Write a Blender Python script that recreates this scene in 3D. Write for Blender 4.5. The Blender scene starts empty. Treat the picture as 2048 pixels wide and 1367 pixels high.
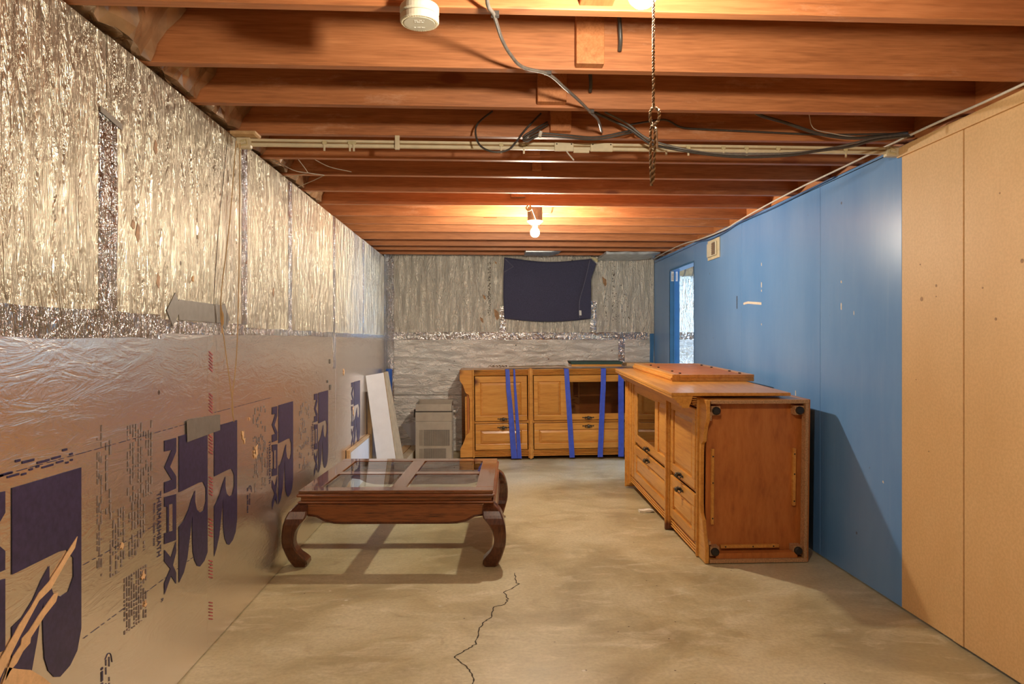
import bpy, bmesh, math, random
from mathutils import Vector, Matrix, noise, geometry

random.seed(7)
scene = bpy.context.scene
C = scene.collection

# ------------------------------------------------------------------ camera
cam_d = bpy.data.cameras.new('camera')
cam_d.sensor_width = 36.0
cam_d.lens = 1430.0 / 2048.0 * 36.0
cam_d.shift_x = -18.5 / 2048.0
cam_d.shift_y = -2.5 / 2048.0
cam_d.clip_start = 0.05
cam = bpy.data.objects.new('camera', cam_d)
cam.location = (0, 0, 1.22)
cam.rotation_euler = (math.radians(90), 0, -math.atan(69.5 / 1430.0))
C.objects.link(cam)
scene.camera = cam

# ------------------------------------------------------------------ world, light levels, exposure
world = bpy.data.worlds.new('world')
scene.world = world
world.use_nodes = True
bg = world.node_tree.nodes['Background']
bg.inputs[0].default_value = (0.62, 0.80, 1.0, 1)   # daylight outside; it reaches the rooms only through the window next door
bg.inputs[1].default_value = 0.6
BULB_NEAR, BULB_FAR = 390.0, 650.0
BULB_COL = (1.0, 0.88, 0.70)
vs = scene.view_settings
vs.view_transform = 'Standard'
vs.look = 'None'
vs.gamma = 1.0
vs.use_curve_mapping = False
vs.exposure = 2.0
scene.cycles.max_bounces = 8
scene.cycles.diffuse_bounces = 5
scene.cycles.glossy_bounces = 4
scene.cycles.transparent_max_bounces = 12

# daylight falling in through the window of the room next door
day_d = bpy.data.lights.new('window_next_room_offscreen', 'AREA')
day_d.shape = 'RECTANGLE'
day_d.size, day_d.size_y = 0.9, 0.75
day_d.color = (0.40, 0.64, 1.0)
day_d.energy = 45.0
day = bpy.data.objects.new('window_next_room_offscreen', day_d)
day.location = (4.405, 7.05, 1.55)
day.rotation_euler = (0, math.radians(90), 0)
C.objects.link(day)

# ------------------------------------------------------------------ helpers
def wm(o):
    m = o.matrix_basis.copy()
    return wm(o.parent) @ m if o.parent else m

def tag(o, label=None, cat=None, group=None, kind=None):
    if label: o['label'] = label
    if cat: o['category'] = cat
    if group: o['group'] = group
    if kind: o['kind'] = kind
    return o

def thing(name, label, cat, loc=(0, 0, 0), rot=(0, 0, 0), group=None):
    o = bpy.data.objects.new(name, None)
    o.empty_display_size = 0.05
    o.location = loc
    o.rotation_euler = rot
    C.objects.link(o)
    return tag(o, label, cat, group)

class MB:
    def __init__(s):
        s.v = []; s.f = []
    def add(s, vs_, fs):
        n = len(s.v)
        s.v += [tuple(p) for p in vs_]
        s.f += [tuple(i + n for i in q) for q in fs]
        return s
    def box(s, x0, x1, y0, y1, z0, z1):
        return s.add([(x0, y0, z0), (x1, y0, z0), (x1, y1, z0), (x0, y1, z0), (x0, y0, z1), (x1, y0, z1), (x1, y1, z1), (x0, y1, z1)],
                     [(0, 3, 2, 1), (4, 5, 6, 7), (0, 1, 5, 4), (1, 2, 6, 5), (2, 3, 7, 6), (3, 0, 4, 7)])
    def hexa(s, p):   # 8 points: bottom ring, top ring
        return s.add(p, [(0, 3, 2, 1), (4, 5, 6, 7), (0, 1, 5, 4), (1, 2, 6, 5), (2, 3, 7, 6), (3, 0, 4, 7)])
    def prism(s, poly, fn, a, b):
        """poly: 2-D outline; fn(u, v, w) -> xyz; extruded over w from a to b (concave outlines allowed)"""
        n = len(poly)
        vs_ = [fn(u, v, a) for u, v in poly] + [fn(u, v, b) for u, v in poly]
        tris = geometry.tessellate_polygon([[Vector((u, v, 0)) for u, v in poly]])
        fs = [tuple(t) for t in tris] + [tuple(i + n for i in reversed(t)) for t in tris]
        fs += [(i, (i + 1) % n, (i + 1) % n + n, i + n) for i in range(n)]
        return s.add(vs_, fs)
    def tube(s, pts, r, n=8, cap=True):
        pts = [Vector(p) for p in pts]
        rings = []
        up = Vector((0, 0, 1))
        for i, p in enumerate(pts):
            t = (pts[min(i + 1, len(pts) - 1)] - pts[max(i - 1, 0)]).normalized()
            if i == 0:
                a = t.cross(up)
                if a.length < 1e-3: a = t.cross(Vector((1, 0, 0)))
                a.normalize()
            else:
                a = a - t * a.dot(t)
                if a.length < 1e-6: a = t.cross(up)
                a.normalize()
            b = t.cross(a)
            rr = r[i] if isinstance(r, (list, tuple)) else r
            rings.append([p + (a * math.cos(2 * math.pi * k / n) + b * math.sin(2 * math.pi * k / n)) * rr for k in range(n)])
        vs_ = [q for g in rings for q in g]
        fs = []
        for i in range(len(rings) - 1):
            for k in range(n):
                fs.append((i * n + k, i * n + (k + 1) % n, (i + 1) * n + (k + 1) % n, (i + 1) * n + k))
        if cap:
            fs.append(tuple(reversed(range(n))))
            fs.append(tuple((len(rings) - 1) * n + k for k in range(n)))
        return s.add(vs_, fs)
    def lathe(s, prof, cx, cy, cz, n=24, axis='z'):
        """prof: (radius, height) pairs"""
        vs_ = []
        for r, h in prof:
            for k in range(n):
                a = 2 * math.pi * k / n
                q = (r * math.cos(a), r * math.sin(a), h)
                if axis == 'y': q = (q[0], q[2], q[1])
                if axis == 'x': q = (q[2], q[0], q[1])
                vs_.append((cx + q[0], cy + q[1], cz + q[2]))
        fs = []
        for i in range(len(prof) - 1):
            for k in range(n):
                fs.append((i * n + k, i * n + (k + 1) % n, (i + 1) * n + (k + 1) % n, (i + 1) * n + k))
        fs.append(tuple(range(n)))
        fs.append(tuple((len(prof) - 1) * n + k for k in range(n)))
        return s.add(vs_, fs)
    def grid(s, fn, nu, nv):
        vs_ = [fn(i / nu, j / nv) for j in range(nv + 1) for i in range(nu + 1)]
        fs = [(j * (nu + 1) + i, j * (nu + 1) + i + 1, (j + 1) * (nu + 1) + i + 1, (j + 1) * (nu + 1) + i) for j in range(nv) for i in range(nu)]
        return s.add(vs_, fs)
    def map(s, fn):
        s.v = [tuple(fn(*p)) for p in s.v]
        return s
    def build(s, name, mat, parent=None, world_space=True, origin=None, smooth=False, bevel=0, label=None):
        me = bpy.data.meshes.new(name)
        v = s.v
        o = bpy.data.objects.new(name, me)
        C.objects.link(o)
        if parent is not None:
            o.parent = parent
            if world_space:
                inv = wm(parent).inverted()
                v = [tuple(inv @ Vector(p)) for p in v]
        elif origin is not None:
            o.location = origin
            v = [(p[0] - origin[0], p[1] - origin[1], p[2] - origin[2]) for p in v]
        me.from_pydata(v, [], s.f)
        bm = bmesh.new()
        bm.from_mesh(me)
        bmesh.ops.recalc_face_normals(bm, faces=bm.faces)
        bm.to_mesh(me)
        bm.free()
        if smooth:
            for p in me.polygons: p.use_smooth = True
        me.materials.append(mat)
        if bevel:
            md = o.modifiers.new('bevel', 'BEVEL')
            md.width = bevel
            md.segments = 2
            md.limit_method = 'ANGLE'
            md.angle_limit = math.radians(35)
        if label: o['label'] = label
        return o

def catmull(pts, n=6):
    P = [Vector(p) for p in pts]
    P = [P[0] * 2 - P[1]] + P + [P[-1] * 2 - P[-2]]
    out = []
    for i in range(1, len(P) - 2):
        for k in range(n):
            t = k / n
            a, b, c, d = P[i - 1], P[i], P[i + 1], P[i + 2]
            out.append(0.5 * ((2 * b) + (c - a) * t + (2 * a - 5 * b + 4 * c - d) * t * t + (3 * b - a - 3 * c + d) * t ** 3))
    out.append(P[-2])
    return out

# ------------------------------------------------------------------ materials
class NT:
    def __init__(s, name):
        s.m = bpy.data.materials.new(name)
        s.m.use_nodes = True
        s.t = s.m.node_tree
        s.n = s.t.nodes
        s.p = s.n['Principled BSDF']
    def node(s, kind, **kw):
        n = s.n.new(kind)
        for k, v in kw.items(): setattr(n, k, v)
        return n
    def link(s, a, b): s.t.links.new(a, b)
    def coords(s, scale=(1, 1, 1), src='Object', rnd=False, rot=(0, 0, 0)):
        tc = s.node('ShaderNodeTexCoord')
        mp = s.node('ShaderNodeMapping')
        mp.inputs['Scale'].default_value = scale
        mp.inputs['Rotation'].default_value = rot
        s.link(tc.outputs[src], mp.inputs['Vector'])
        if rnd:
            oi = s.node('ShaderNodeObjectInfo')
            mu = s.node('ShaderNodeMath', operation='MULTIPLY')
            mu.inputs[1].default_value = 37.0
            s.link(oi.outputs['Random'], mu.inputs[0])
            cb = s.node('ShaderNodeCombineXYZ')
            for i in range(3): s.link(mu.outputs[0], cb.inputs[i])
            s.link(cb.outputs[0], mp.inputs['Location'])
        return mp.outputs[0]
    def noise(s, vec, scale, detail=4, rough=0.55, dist=0.0):
        n = s.node('ShaderNodeTexNoise')
        n.inputs['Scale'].default_value = scale
        n.inputs['Detail'].default_value = detail
        n.inputs['Roughness'].default_value = rough
        n.inputs['Distortion'].default_value = dist
        s.link(vec, n.inputs['Vector'])
        return n.outputs['Fac']
    def vor(s, vec, scale, feature='F1', out='Distance'):
        n = s.node('ShaderNodeTexVoronoi', feature=feature)
        n.inputs['Scale'].default_value = scale
        s.link(vec, n.inputs['Vector'])
        return n.outputs[out]
    def ramp(s, fac, stops):
        r = s.node('ShaderNodeValToRGB')
        e = r.color_ramp.elements
        while len(e) < len(stops): e.new(0.5)
        for i, (pos, col) in enumerate(stops):
            e[i].position = pos
            e[i].color = tuple(col) + (1,) if len(col) == 3 else col
        s.link(fac, r.inputs[0])
        return r.outputs[0]
    def mix(s, fac, a, b, mode='MIX'):
        n = s.node('ShaderNodeMix', data_type='RGBA', blend_type=mode)
        for sock, v in ((n.inputs[0], fac), (n.inputs[6], a), (n.inputs[7], b)):
            if isinstance(v, (int, float)): sock.default_value = v
            elif isinstance(v, tuple): sock.default_value = v + (1,)
            else: s.link(v, sock)
        return n.outputs[2]
    def math(s, op, a, b=0.0):
        n = s.node('ShaderNodeMath', operation=op)
        for i, v in enumerate((a, b)):
            if isinstance(v, (int, float)): n.inputs[i].default_value = v
            else: s.link(v, n.inputs[i])
        return n.outputs[0]
    def bump(s, h, strength=0.3, dist=0.01):
        b = s.node('ShaderNodeBump')
        b.inputs['Strength'].default_value = strength
        b.inputs['Distance'].default_value = dist
        s.link(h, b.inputs['Height'])
        s.link(b.outputs[0], s.p.inputs['Normal'])
    def set(s, col=None, rough=None, metal=None, **kw):
        P = s.p
        if col is not None:
            if isinstance(col, tuple): P.inputs['Base Color'].default_value = col + (1,)
            else: s.link(col, P.inputs['Base Color'])
        if rough is not None:
            if isinstance(rough, (int, float)): P.inputs['Roughness'].default_value = rough
            else: s.link(rough, P.inputs['Roughness'])
        if metal is not None: P.inputs['Metallic'].default_value = metal
        for k, v in kw.items(): P.inputs[k].default_value = v
        return s.m

def plain(name, col, rough=0.5, metal=0.0, var=0.12, scale=25.0, bump=0.0):
    t = NT(name)
    n = t.noise(t.coords(), scale, 3)
    c = t.ramp(n, [(0.3, tuple(x * (1 - var) for x in col)), (0.7, tuple(min(1, x * (1 + var)) for x in col))])
    if bump: t.bump(n, bump, 0.004)
    return t.set(c, rough, metal)

def wood(name, dark, mid, light, stretch, scale=9.0, rough=0.5, knots=0.0, knotcol=(0.1, 0.035, 0.012), streak=0.5, patches=None, bump=0.08, coat=0.0, tight=0.0):
    """grain runs along the axis with the smallest value of stretch"""
    t = NT(name)
    v = t.coords(stretch, rnd=True)
    n1 = t.noise(v, scale, 6, 0.6, 0.6)
    n2 = t.noise(v, scale * 4.5, 3, 0.5, 0.2)
    big = t.noise(t.coords((0.7, 0.7, 0.7), rnd=True), 1.6, 2)
    f = t.math('ADD', t.math('MULTIPLY', n1, 0.62), t.math('MULTIPLY', n2, 0.38 * streak * 2))
    c = t.ramp(f, [(0.30 + tight, dark), (0.5, mid), (0.72 - tight, light)])
    c = t.mix(t.ramp(big, [(0.35, (0, 0, 0)), (0.7, (1, 1, 1))]), c, t.mix(1.0, c, (0.82, 0.80, 0.76), 'MULTIPLY'))
    if knots:
        k = t.vor(t.coords(tuple(0.45 + 0.55 * x / max(stretch) for x in stretch), rnd=True), knots)
        kk = t.ramp(k, [(0.07, (1, 1, 1)), (0.12, (0, 0, 0))])
        c = t.mix(kk, c, knotcol)
    if patches:
        pn = t.noise(t.coords((.8, 2.5, 2.5), rnd=True), 2.6, 10, 0.75)
        c = t.mix(t.ramp(pn, [(0.60, (0, 0, 0)), (0.78, (0.7, 0.7, 0.7))]), c, patches)
    if bump: t.bump(f, bump, 0.004)
    t.set(c, rough)
    t.p.inputs['Coat Weight'].default_value = coat
    t.p.inputs['Coat Roughness'].default_value = 0.2
    return t.m

def foil(name, col, rough, metal, vert=True, wrinkle=0.6, fine=0.3, stain=(0.55, 0.36, 0.18), tint=None, depth=0.011):
    t = NT(name)
    st = (1, 9, 1.3) if vert else (1, 1.6, 7)
    if name.startswith('back'): st = (7, 1, 1.3) if vert else (2.0, 1, 6)
    v = t.coords(st, 'Object')
    n1 = t.noise(v, 2.6, 4, 0.62, 1.2)
    n2 = t.noise(t.coords((1, 1, 1)), 26.0, 3, 0.6, 0.8)
    n3 = t.vor(t.coords(tuple(1.0 + 0.35 * x for x in st)), 7.0, 'F1')
    r1 = t.math('ABSOLUTE', t.math('SUBTRACT', n1, 0.5))
    r1 = t.math('MINIMUM', t.math('MULTIPLY', r1, 6.0), 1.0)
    h = t.math('ADD', t.math('MULTIPLY', r1, wrinkle), t.math('ADD', t.math('MULTIPLY', n2, fine), t.math('MULTIPLY', n3, wrinkle * 0.14)))
    t.bump(h, 1.0, depth)
    big = t.noise(t.coords((1, 1, 0.6)), 1.7, 4, 0.6)
    c = t.mix(t.ramp(big, [(0.45, (0, 0, 0)), (0.75, (0.6, 0.6, 0.6))]), col, stain)
    if tint is not None:
        b2 = t.noise(t.coords((1, 0.5, 1.4)), 2.3, 3, 0.6)
        c = t.mix(t.ramp(b2, [(0.42, (0, 0, 0)), (0.62, (0.8, 0.8, 0.8))]), c, tint)
    spots = t.vor(t.coords((1, 1, 1)), 5.0)
    c = t.mix(t.ramp(spots, [(0.035, (0.8, 0.8, 0.8)), (0.05, (0, 0, 0))]), c, (0.16, 0.12, 0.08))
    return t.set(c, rough, metal)

M = {}
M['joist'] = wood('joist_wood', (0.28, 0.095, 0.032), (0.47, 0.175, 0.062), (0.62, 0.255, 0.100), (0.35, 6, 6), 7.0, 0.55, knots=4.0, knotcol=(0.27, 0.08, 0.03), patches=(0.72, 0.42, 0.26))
M['block'] = wood('block_wood', (0.35, 0.12, 0.035), (0.52, 0.19, 0.06), (0.64, 0.27, 0.1), (5, 0.6, 5), 8.0, 0.55, knots=2.4)
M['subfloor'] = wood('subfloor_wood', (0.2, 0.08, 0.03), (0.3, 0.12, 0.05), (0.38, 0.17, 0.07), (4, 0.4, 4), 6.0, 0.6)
M['rawpine'] = wood('raw_pine', (0.5, 0.3, 0.14), (0.62, 0.4, 0.2), (0.72, 0.5, 0.28), (5, 0.6, 5), 8.0, 0.6)
M['foil_up'] = foil('foil_upper', (0.70, 0.65, 0.52), 0.33, 0.90, True, 0.8, 0.36, stain=(0.56, 0.51, 0.46), depth=0.016)
M['foil_low'] = foil('foil_lower', (0.86, 0.79, 0.70), 0.25, 0.93, False, 0.045, 0.07, stain=(0.80, 0.72, 0.64))
M['foil_back'] = foil('back_foil', (0.95, 0.90, 0.78), 0.42, 0.30, True, 0.8, 0.9, stain=(0.82, 0.74, 0.60), depth=0.022)
M['foil_back_low'] = foil('back_foil_low', (0.97, 0.95, 0.90), 0.45, 0.15, False, 0.8, 0.7, stain=(0.88, 0.83, 0.74), depth=0.016)
M['tape'] = foil('foil_tape', (0.58, 0.58, 0.58), 0.17, 1.0, True, 0.5, 1.3, stain=(0.5, 0.40, 0.30), depth=0.014)
M['duct_tape'] = plain('grey_duct_tape', (0.22, 0.195, 0.165), 0.5, 0.2, 0.1, 40)
M['ink'] = plain('purple_ink', (0.045, 0.035, 0.10), 0.38, 0.2, 0.25, 60)
M['ink_grey'] = plain('grey_ink', (0.33, 0.27, 0.25), 0.45, 0.3, 0.3, 60)
M['ink_red'] = plain('red_ink', (0.50, 0.12, 0.13), 0.45, 0.3, 0.3, 60)
M['foam'] = plain('torn_foam', (0.78, 0.50, 0.26), 0.85, 0, 0.1, 60, 0.3)

def concrete():
    t = NT('concrete_floor')
    v = t.coords((1, 1, 1))
    a = t.noise(v, 1.3, 7, 0.62, 0.5)
    b = t.noise(t.coords((1.0, 2.2, 1)), 4.2, 8, 0.68, 0.9)
    d = t.noise(v, 60, 3, 0.6)
    c = t.ramp(a, [(0.38, (0.40, 0.325, 0.175)), (0.5, (0.55, 0.468, 0.27)), (0.62, (0.66, 0.585, 0.38))])
    c = t.mix(t.ramp(b, [(0.52, (0, 0, 0)), (0.74, (0.75, 0.75, 0.75))]), c, (0.78, 0.69, 0.49))
    c = t.mix(t.ramp(b, [(0.28, (0.7, 0.7, 0.7)), (0.42, (0, 0, 0))]), c, (0.37, 0.28, 0.15))
    c = t.mix(t.ramp(d, [(0.35, (0.25, 0.25, 0.25)), (0.6, (0, 0, 0))]), c, (0.27, 0.2, 0.12))
    sp = t.vor(v, 9.0)
    c = t.mix(t.ramp(sp, [(0.03, (1, 1, 1)), (0.045, (0, 0, 0))]), c, (0.12, 0.07, 0.04))
    sp2 = t.vor(t.coords((1, 1, 1), rot=(0, 0, 0.6)), 6.0)
    c = t.mix(t.ramp(sp2, [(0.035, (0.8, 0.8, 0.8)), (0.06, (0, 0, 0))]), c, (0.72, 0.66, 0.55))
    t.bump(t.math('ADD', t.math('MULTIPLY', d, 0.5), b), 0.12, 0.006)
    r = t.ramp(b, [(0.3, (0.33, 0.33, 0.33)), (0.7, (0.52, 0.52, 0.52))])
    return t.set(c, r)
M['concrete'] = concrete()
M['crack'] = plain('floor_crack', (0.055, 0.04, 0.025), 0.9)

def paint_blue():
    t = NT('blue_wall_paint')
    v = t.coords((1, 1.0, 0.35))
    a = t.noise(v, 2.2, 4, 0.6)
    c = t.ramp(a, [(0.35, (0.110, 0.272, 0.58)), (0.65, (0.165, 0.332, 0.63))])
    s = t.noise(t.coords((1, 14, 0.8)), 3.0, 3)
    c = t.mix(t.ramp(s, [(0.55, (0, 0, 0)), (0.85, (0.35, 0.35, 0.35))]), c, (0.22, 0.36, 0.62))
    sp = t.vor(t.coords((1, 1, 1)), 5.0)
    c = t.mix(t.ramp(sp, [(0.03, (0.9, 0.9, 0.9)), (0.042, (0, 0, 0))]), c, (0.07, 0.09, 0.14))
    t.bump(t.noise(t.coords((1, 1, 1)), 45, 3), 0.06, 0.003)
    return t.set(c, 0.30)
M['blue'] = paint_blue()

def hardboard():
    t = NT('bare_hardboard')
    a = t.noise(t.coords((1, 1, 0.6)), 2.0, 5, 0.6)
    b = t.noise(t.coords(), 90, 3, 0.6)
    c = t.ramp(a, [(0.3, (0.66, 0.40, 0.165)), (0.7, (0.75, 0.49, 0.235))])
    c = t.mix(t.ramp(b, [(0.4, (0.3, 0.3, 0.3)), (0.6, (0, 0, 0))]), c, (0.50, 0.29, 0.12))
    sp = t.vor(t.coords((1, 1, 1)), 6.0)
    c = t.mix(t.ramp(sp, [(0.028, (0.9, 0.9, 0.9)), (0.04, (0, 0, 0))]), c, (0.26, 0.12, 0.05))
    t.bump(b, 0.08, 0.002)
    return t.set(c, 0.55)
M['hardboard'] = hardboard()

pine_cols = ((0.48, 0.182, 0.030), (0.67, 0.300, 0.056), (0.77, 0.395, 0.095))
M['pine_x'] = wood('honey_pine', *pine_cols, (0.5, 6, 6), 5.0, 0.33, knots=1.9, knotcol=(0.12, 0.03, 0.01), bump=0.03, coat=0.25)
M['pine_y'] = wood('amber_pine', *pine_cols, (6, 0.5, 6), 5.0, 0.33, knots=1.9, knotcol=(0.12, 0.03, 0.01), bump=0.03, coat=0.25)
M['ply'] = wood('red_plywood', (0.36, 0.10, 0.018), (0.53, 0.17, 0.034), (0.62, 0.23, 0.055), (3, 5, 0.8), 4.0, 0.5, knots=1.2)
M['chip'] = plain('particle_board', (0.46, 0.25, 0.115), 0.8, 0, 0.35, 140, 0.2)
M['inner'] = wood('cabinet_inside', (0.36, 0.10, 0.018), (0.53, 0.17, 0.034), (0.62, 0.23, 0.055), (0.6, 5, 5), 5.0, 0.5)
M['oak'] = wood('dark_oak', (0.025, 0.007, 0.003), (0.15, 0.042, 0.012), (0.27, 0.085, 0.024), (0.55, 9, 9), 5.0, 0.28, streak=0.8, bump=0.05, coat=0.4, tight=0.09)
M['oak_dark'] = wood('dark_oak_leg', (0.02, 0.006, 0.003), (0.075, 0.022, 0.008), (0.14, 0.044, 0.015), (6, 6, 0.9), 6.0, 0.28, streak=0.7, bump=0.04, coat=0.4)
M['oak_top'] = wood('oak_top', (0.025, 0.007, 0.003), (0.15, 0.042, 0.012), (0.27, 0.085, 0.024), (1.0, 7, 7), 6.0, 0.13, streak=0.6, bump=0.01, coat=1.0)
M['oak_top'].node_tree.nodes['Principled BSDF'].inputs['Coat Roughness'].default_value = 0.06
M['bronze'] = plain('antique_bronze', (0.10, 0.085, 0.065), 0.38, 0.85, 0.4, 90)
M['black'] = plain('black_rubber', (0.018, 0.016, 0.015), 0.55)
M['found'] = plain('foundation_concrete', (0.36, 0.34, 0.31), 0.85, 0, 0.15, 12)
M['dark'] = plain('black_metal', (0.03, 0.022, 0.017), 0.8)
M['bluetape'] = plain('blue_masking_tape', (0.050, 0.095, 0.56), 0.45, 0, 0.12, 30, 0.3)
M['towel'] = plain('navy_towel', (0.060, 0.062, 0.115), 0.95, 0, 0.2, 120, 0.5)
M['towel_hem'] = plain('navy_towel_hem', (0.16, 0.16, 0.23), 0.9)
M['white'] = plain('white_laminate', (0.72, 0.73, 0.74), 0.4, 0, 0.04, 12)
M['paper'] = plain('white_paper', (0.75, 0.76, 0.74), 0.7, 0, 0.06, 30)
M['board_edge'] = plain('tan_board', (0.46, 0.33, 0.18), 0.7, 0, 0.15, 18)
M['heater'] = plain('beige_enamel', (0.40, 0.35, 0.28), 0.42, 0.1, 0.12, 8)
M['slot_shade'] = plain('painted_slot_shade', (0.16, 0.14, 0.12), 0.6)  # shade of grilles, collar and vent openings, painted as a dark tone
M['steel'] = plain('dull_steel', (0.45, 0.43, 0.40), 0.35, 0.9, 0.2, 40)
M['cream'] = plain('cream_enamel', (0.66, 0.58, 0.40), 0.42, 0, 0.1, 20)
M['smoke'] = plain('aged_plastic', (0.60, 0.56, 0.43), 0.5, 0, 0.06, 15)
M['smoke_face'] = plain('aged_plastic_face', (0.56, 0.53, 0.42), 0.5, 0, 0.06, 15)
M['porcelain'] = plain('white_porcelain', (0.80, 0.78, 0.72), 0.25, 0, 0.04, 15)
M['brass'] = plain('worn_brass', (0.55, 0.42, 0.2), 0.35, 0.9)
M['cable'] = plain('grey_black_cable', (0.055, 0.048, 0.042), 0.4, 0, 0.2, 60)
M['cable_grey'] = plain('grey_cable', (0.17, 0.15, 0.13), 0.38, 0, 0.2, 60)
M['cable_white'] = plain('white_cable', (0.62, 0.58, 0.50), 0.5, 0, 0.1, 60)
M['cable_blue'] = plain('blue_painted_cable', (0.05, 0.12, 0.28), 0.45)
M['rope'] = plain('cotton_rope', (0.62, 0.56, 0.44), 0.9, 0, 0.25, 300)
M['rope_dark'] = plain('cotton_rope_fleck', (0.22, 0.16, 0.10), 0.9)
M['string'] = plain('tan_string', (0.48, 0.31, 0.14), 0.85)
M['brown_paper'] = plain('brown_paper', (0.46, 0.33, 0.20), 0.8, 0, 0.15, 12, 0.2)
M['green'] = plain('dark_green_felt', (0.035, 0.070, 0.055), 0.85, 0, 0.1, 60)
M['bluewrap'] = plain('blue_wrapper', (0.02, 0.10, 0.42), 0.4)
M['trimblue'] = plain('blue_trim_paint', (0.045, 0.19, 0.43), 0.4, 0, 0.08, 10)
M['kraft'] = plain('kraft_film', (0.36, 0.22, 0.12), 0.20, 0.45, 0.35, 9, 0.4)
M['batt'] = plain('silver_film', (0.50, 0.55, 0.58), 0.35, 0.4, 0.3, 14, 0.3)
M['chalk'] = plain('white_plaster_chip', (0.74, 0.68, 0.56), 0.85, 0, 0.15, 40, 0.3)
M['masking'] = plain('tan_masking_tape', (0.58, 0.50, 0.28), 0.6)
M['peel'] = plain('peeled_primer', (0.70, 0.62, 0.52), 0.7, 0, 0.1, 50)
M['web'] = plain('dusty_web', (0.42, 0.36, 0.28), 0.9)
M['specks'] = plain('mould_specks', (0.13, 0.10, 0.065), 0.7)
M['stain'] = plain('rust_stain', (0.34, 0.19, 0.09), 0.6, 0.2, 0.3, 40)

def glass(name, tint, gloss):
    t = NT(name)
    tr = t.node('ShaderNodeBsdfTransparent')
    tr.inputs[0].default_value = tint + (1,)
    gl = t.node('ShaderNodeBsdfGlossy')
    gl.inputs['Roughness'].default_value = 0.02
    fr = t.node('ShaderNodeFresnel')
    fr.inputs['IOR'].default_value = gloss
    mx = t.node('ShaderNodeMixShader')
    geo = t.node('ShaderNodeNewGeometry')          # only the outer face mirrors; rays pass straight through
    front = t.math('SUBTRACT', 1.0, geo.outputs['Backfacing'])
    t.link(t.math('MULTIPLY', fr.outputs[0], front), mx.inputs[0])
    t.link(tr.outputs[0], mx.inputs[1])
    t.link(gl.outputs[0], mx.inputs[2])
    t.link(mx.outputs[0], t.n['Material Output'].inputs['Surface'])
    return t.m
M['glass'] = glass('table_glass', (0.90, 0.93, 0.90), 1.9)
M['cab_glass'] = glass('cabinet_glass', (0.80, 0.76, 0.72), 2.0)

def glow(name, col, strength):
    t = NT(name)
    t.p.inputs['Base Color'].default_value = (0.9, 0.9, 0.88, 1)
    t.p.inputs['Emission Color'].default_value = col + (1,)
    t.p.inputs['Emission Strength'].default_value = strength
    t.m.cycles.emission_sampling = 'FRONT'
    return t.m

# ================================================================== SETTING
XL, XR, YB, YF = -1.095, 1.877, 7.92, -3.0
def zj(y): return 2.10 + 0.005 * y          # underside of the joists

def struct(o, label, cat): return tag(o, label, cat, kind='structure')

floor = struct(MB().box(-1.35, 4.45, YF - 0.1, YB + 0.12, -0.1, 0.0).build('floor', M['concrete']), 'stained tan concrete basement floor', 'floor')
crk = [(0.150, 3.757), (0.151, 3.601), (0.170, 3.586), (0.085, 3.468), (0.099, 3.380), (0.090, 3.310), (0.032, 3.282), (0.027, 3.169), (-0.011, 3.108), (-0.032, 3.029), (-0.046, 2.880), (-0.071, 2.839), (-0.127, 2.774), (-0.094, 2.713), (-0.057, 2.645), (-0.048, 2.548), (-0.02, 2.40), (-0.03, 2.2)]
pts = []
for (x0, y0), (x1, y1) in zip(crk, crk[1:]):
    for k in range(5):
        t = k / 5
        pts.append((x0 + (x1 - x0) * t + random.uniform(-.006, .006), y0 + (y1 - y0) * t))
mb = MB()
for i in range(len(pts) - 1):
    (x0, y0), (x1, y1) = pts[i], pts[i + 1]
    wd = 0.0016 + 0.0014 * abs(math.sin(i * 1.7))
    d = Vector((x1 - x0, y1 - y0)); d.normalize()
    nx, ny = -d.y * wd, d.x * wd
    mb.add([(x0 - nx, y0 - ny, .0007), (x1 - nx, y1 - ny, .0007), (x1 + nx, y1 + ny, .0007), (x0 + nx, y0 + ny, .0007)], [(0, 1, 2, 3)])
mb.build('floor_crack', M['crack'], floor)

# ---- ceiling: subfloor, joists, blocking
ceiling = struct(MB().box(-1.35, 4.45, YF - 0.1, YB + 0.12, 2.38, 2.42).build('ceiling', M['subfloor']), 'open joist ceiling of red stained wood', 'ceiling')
JY = [1.916 - 0.406 * k for k in range(11, 0, -1)] + [1.916, 2.344, 2.736, 3.14, 3.556, 3.92, 4.35, 4.78, 5.225, 5.597, 5.997, 6.458, 6.90, 7.24, 7.63]
for y in JY:
    zb = zj(y)
    MB().box(-1.28, 4.4, y, y + 0.038, zb, 2.379).build('joist', M['joist'], ceiling, bevel=0.003)
for x0, x1, ja, jb, dz in [(.291, .382, 1.916, 2.344, .006), (.193, .303, 2.344, 2.736, .010), (.278, .369, 2.736, 3.14, .018), (.178, .265, 3.14, 3.556, .022), (.248, .30, 3.556, 3.92, .030), (.161, .259, 4.35, 4.78, 0.05), (.25, .34, 1.51, 1.916, .012), (-.02, .08, 5.225, 5.597, .05), (-.1, .0, 6.458, 6.9, .05)]:
    z0 = zj(jb) + dz
    MB().box(x0, x1, jb - .0405, jb - .0005, z0, 2.375).build('blocking', M['block'], ceiling, bevel=0.002)
for ja, jb in zip(JY, JY[1:]):
    MB().box(1.93, 1.968, ja + .0385, jb - .0005, zj(ja) + 0.012, 2.375).build('blocking', M['block'], ceiling)

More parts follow.
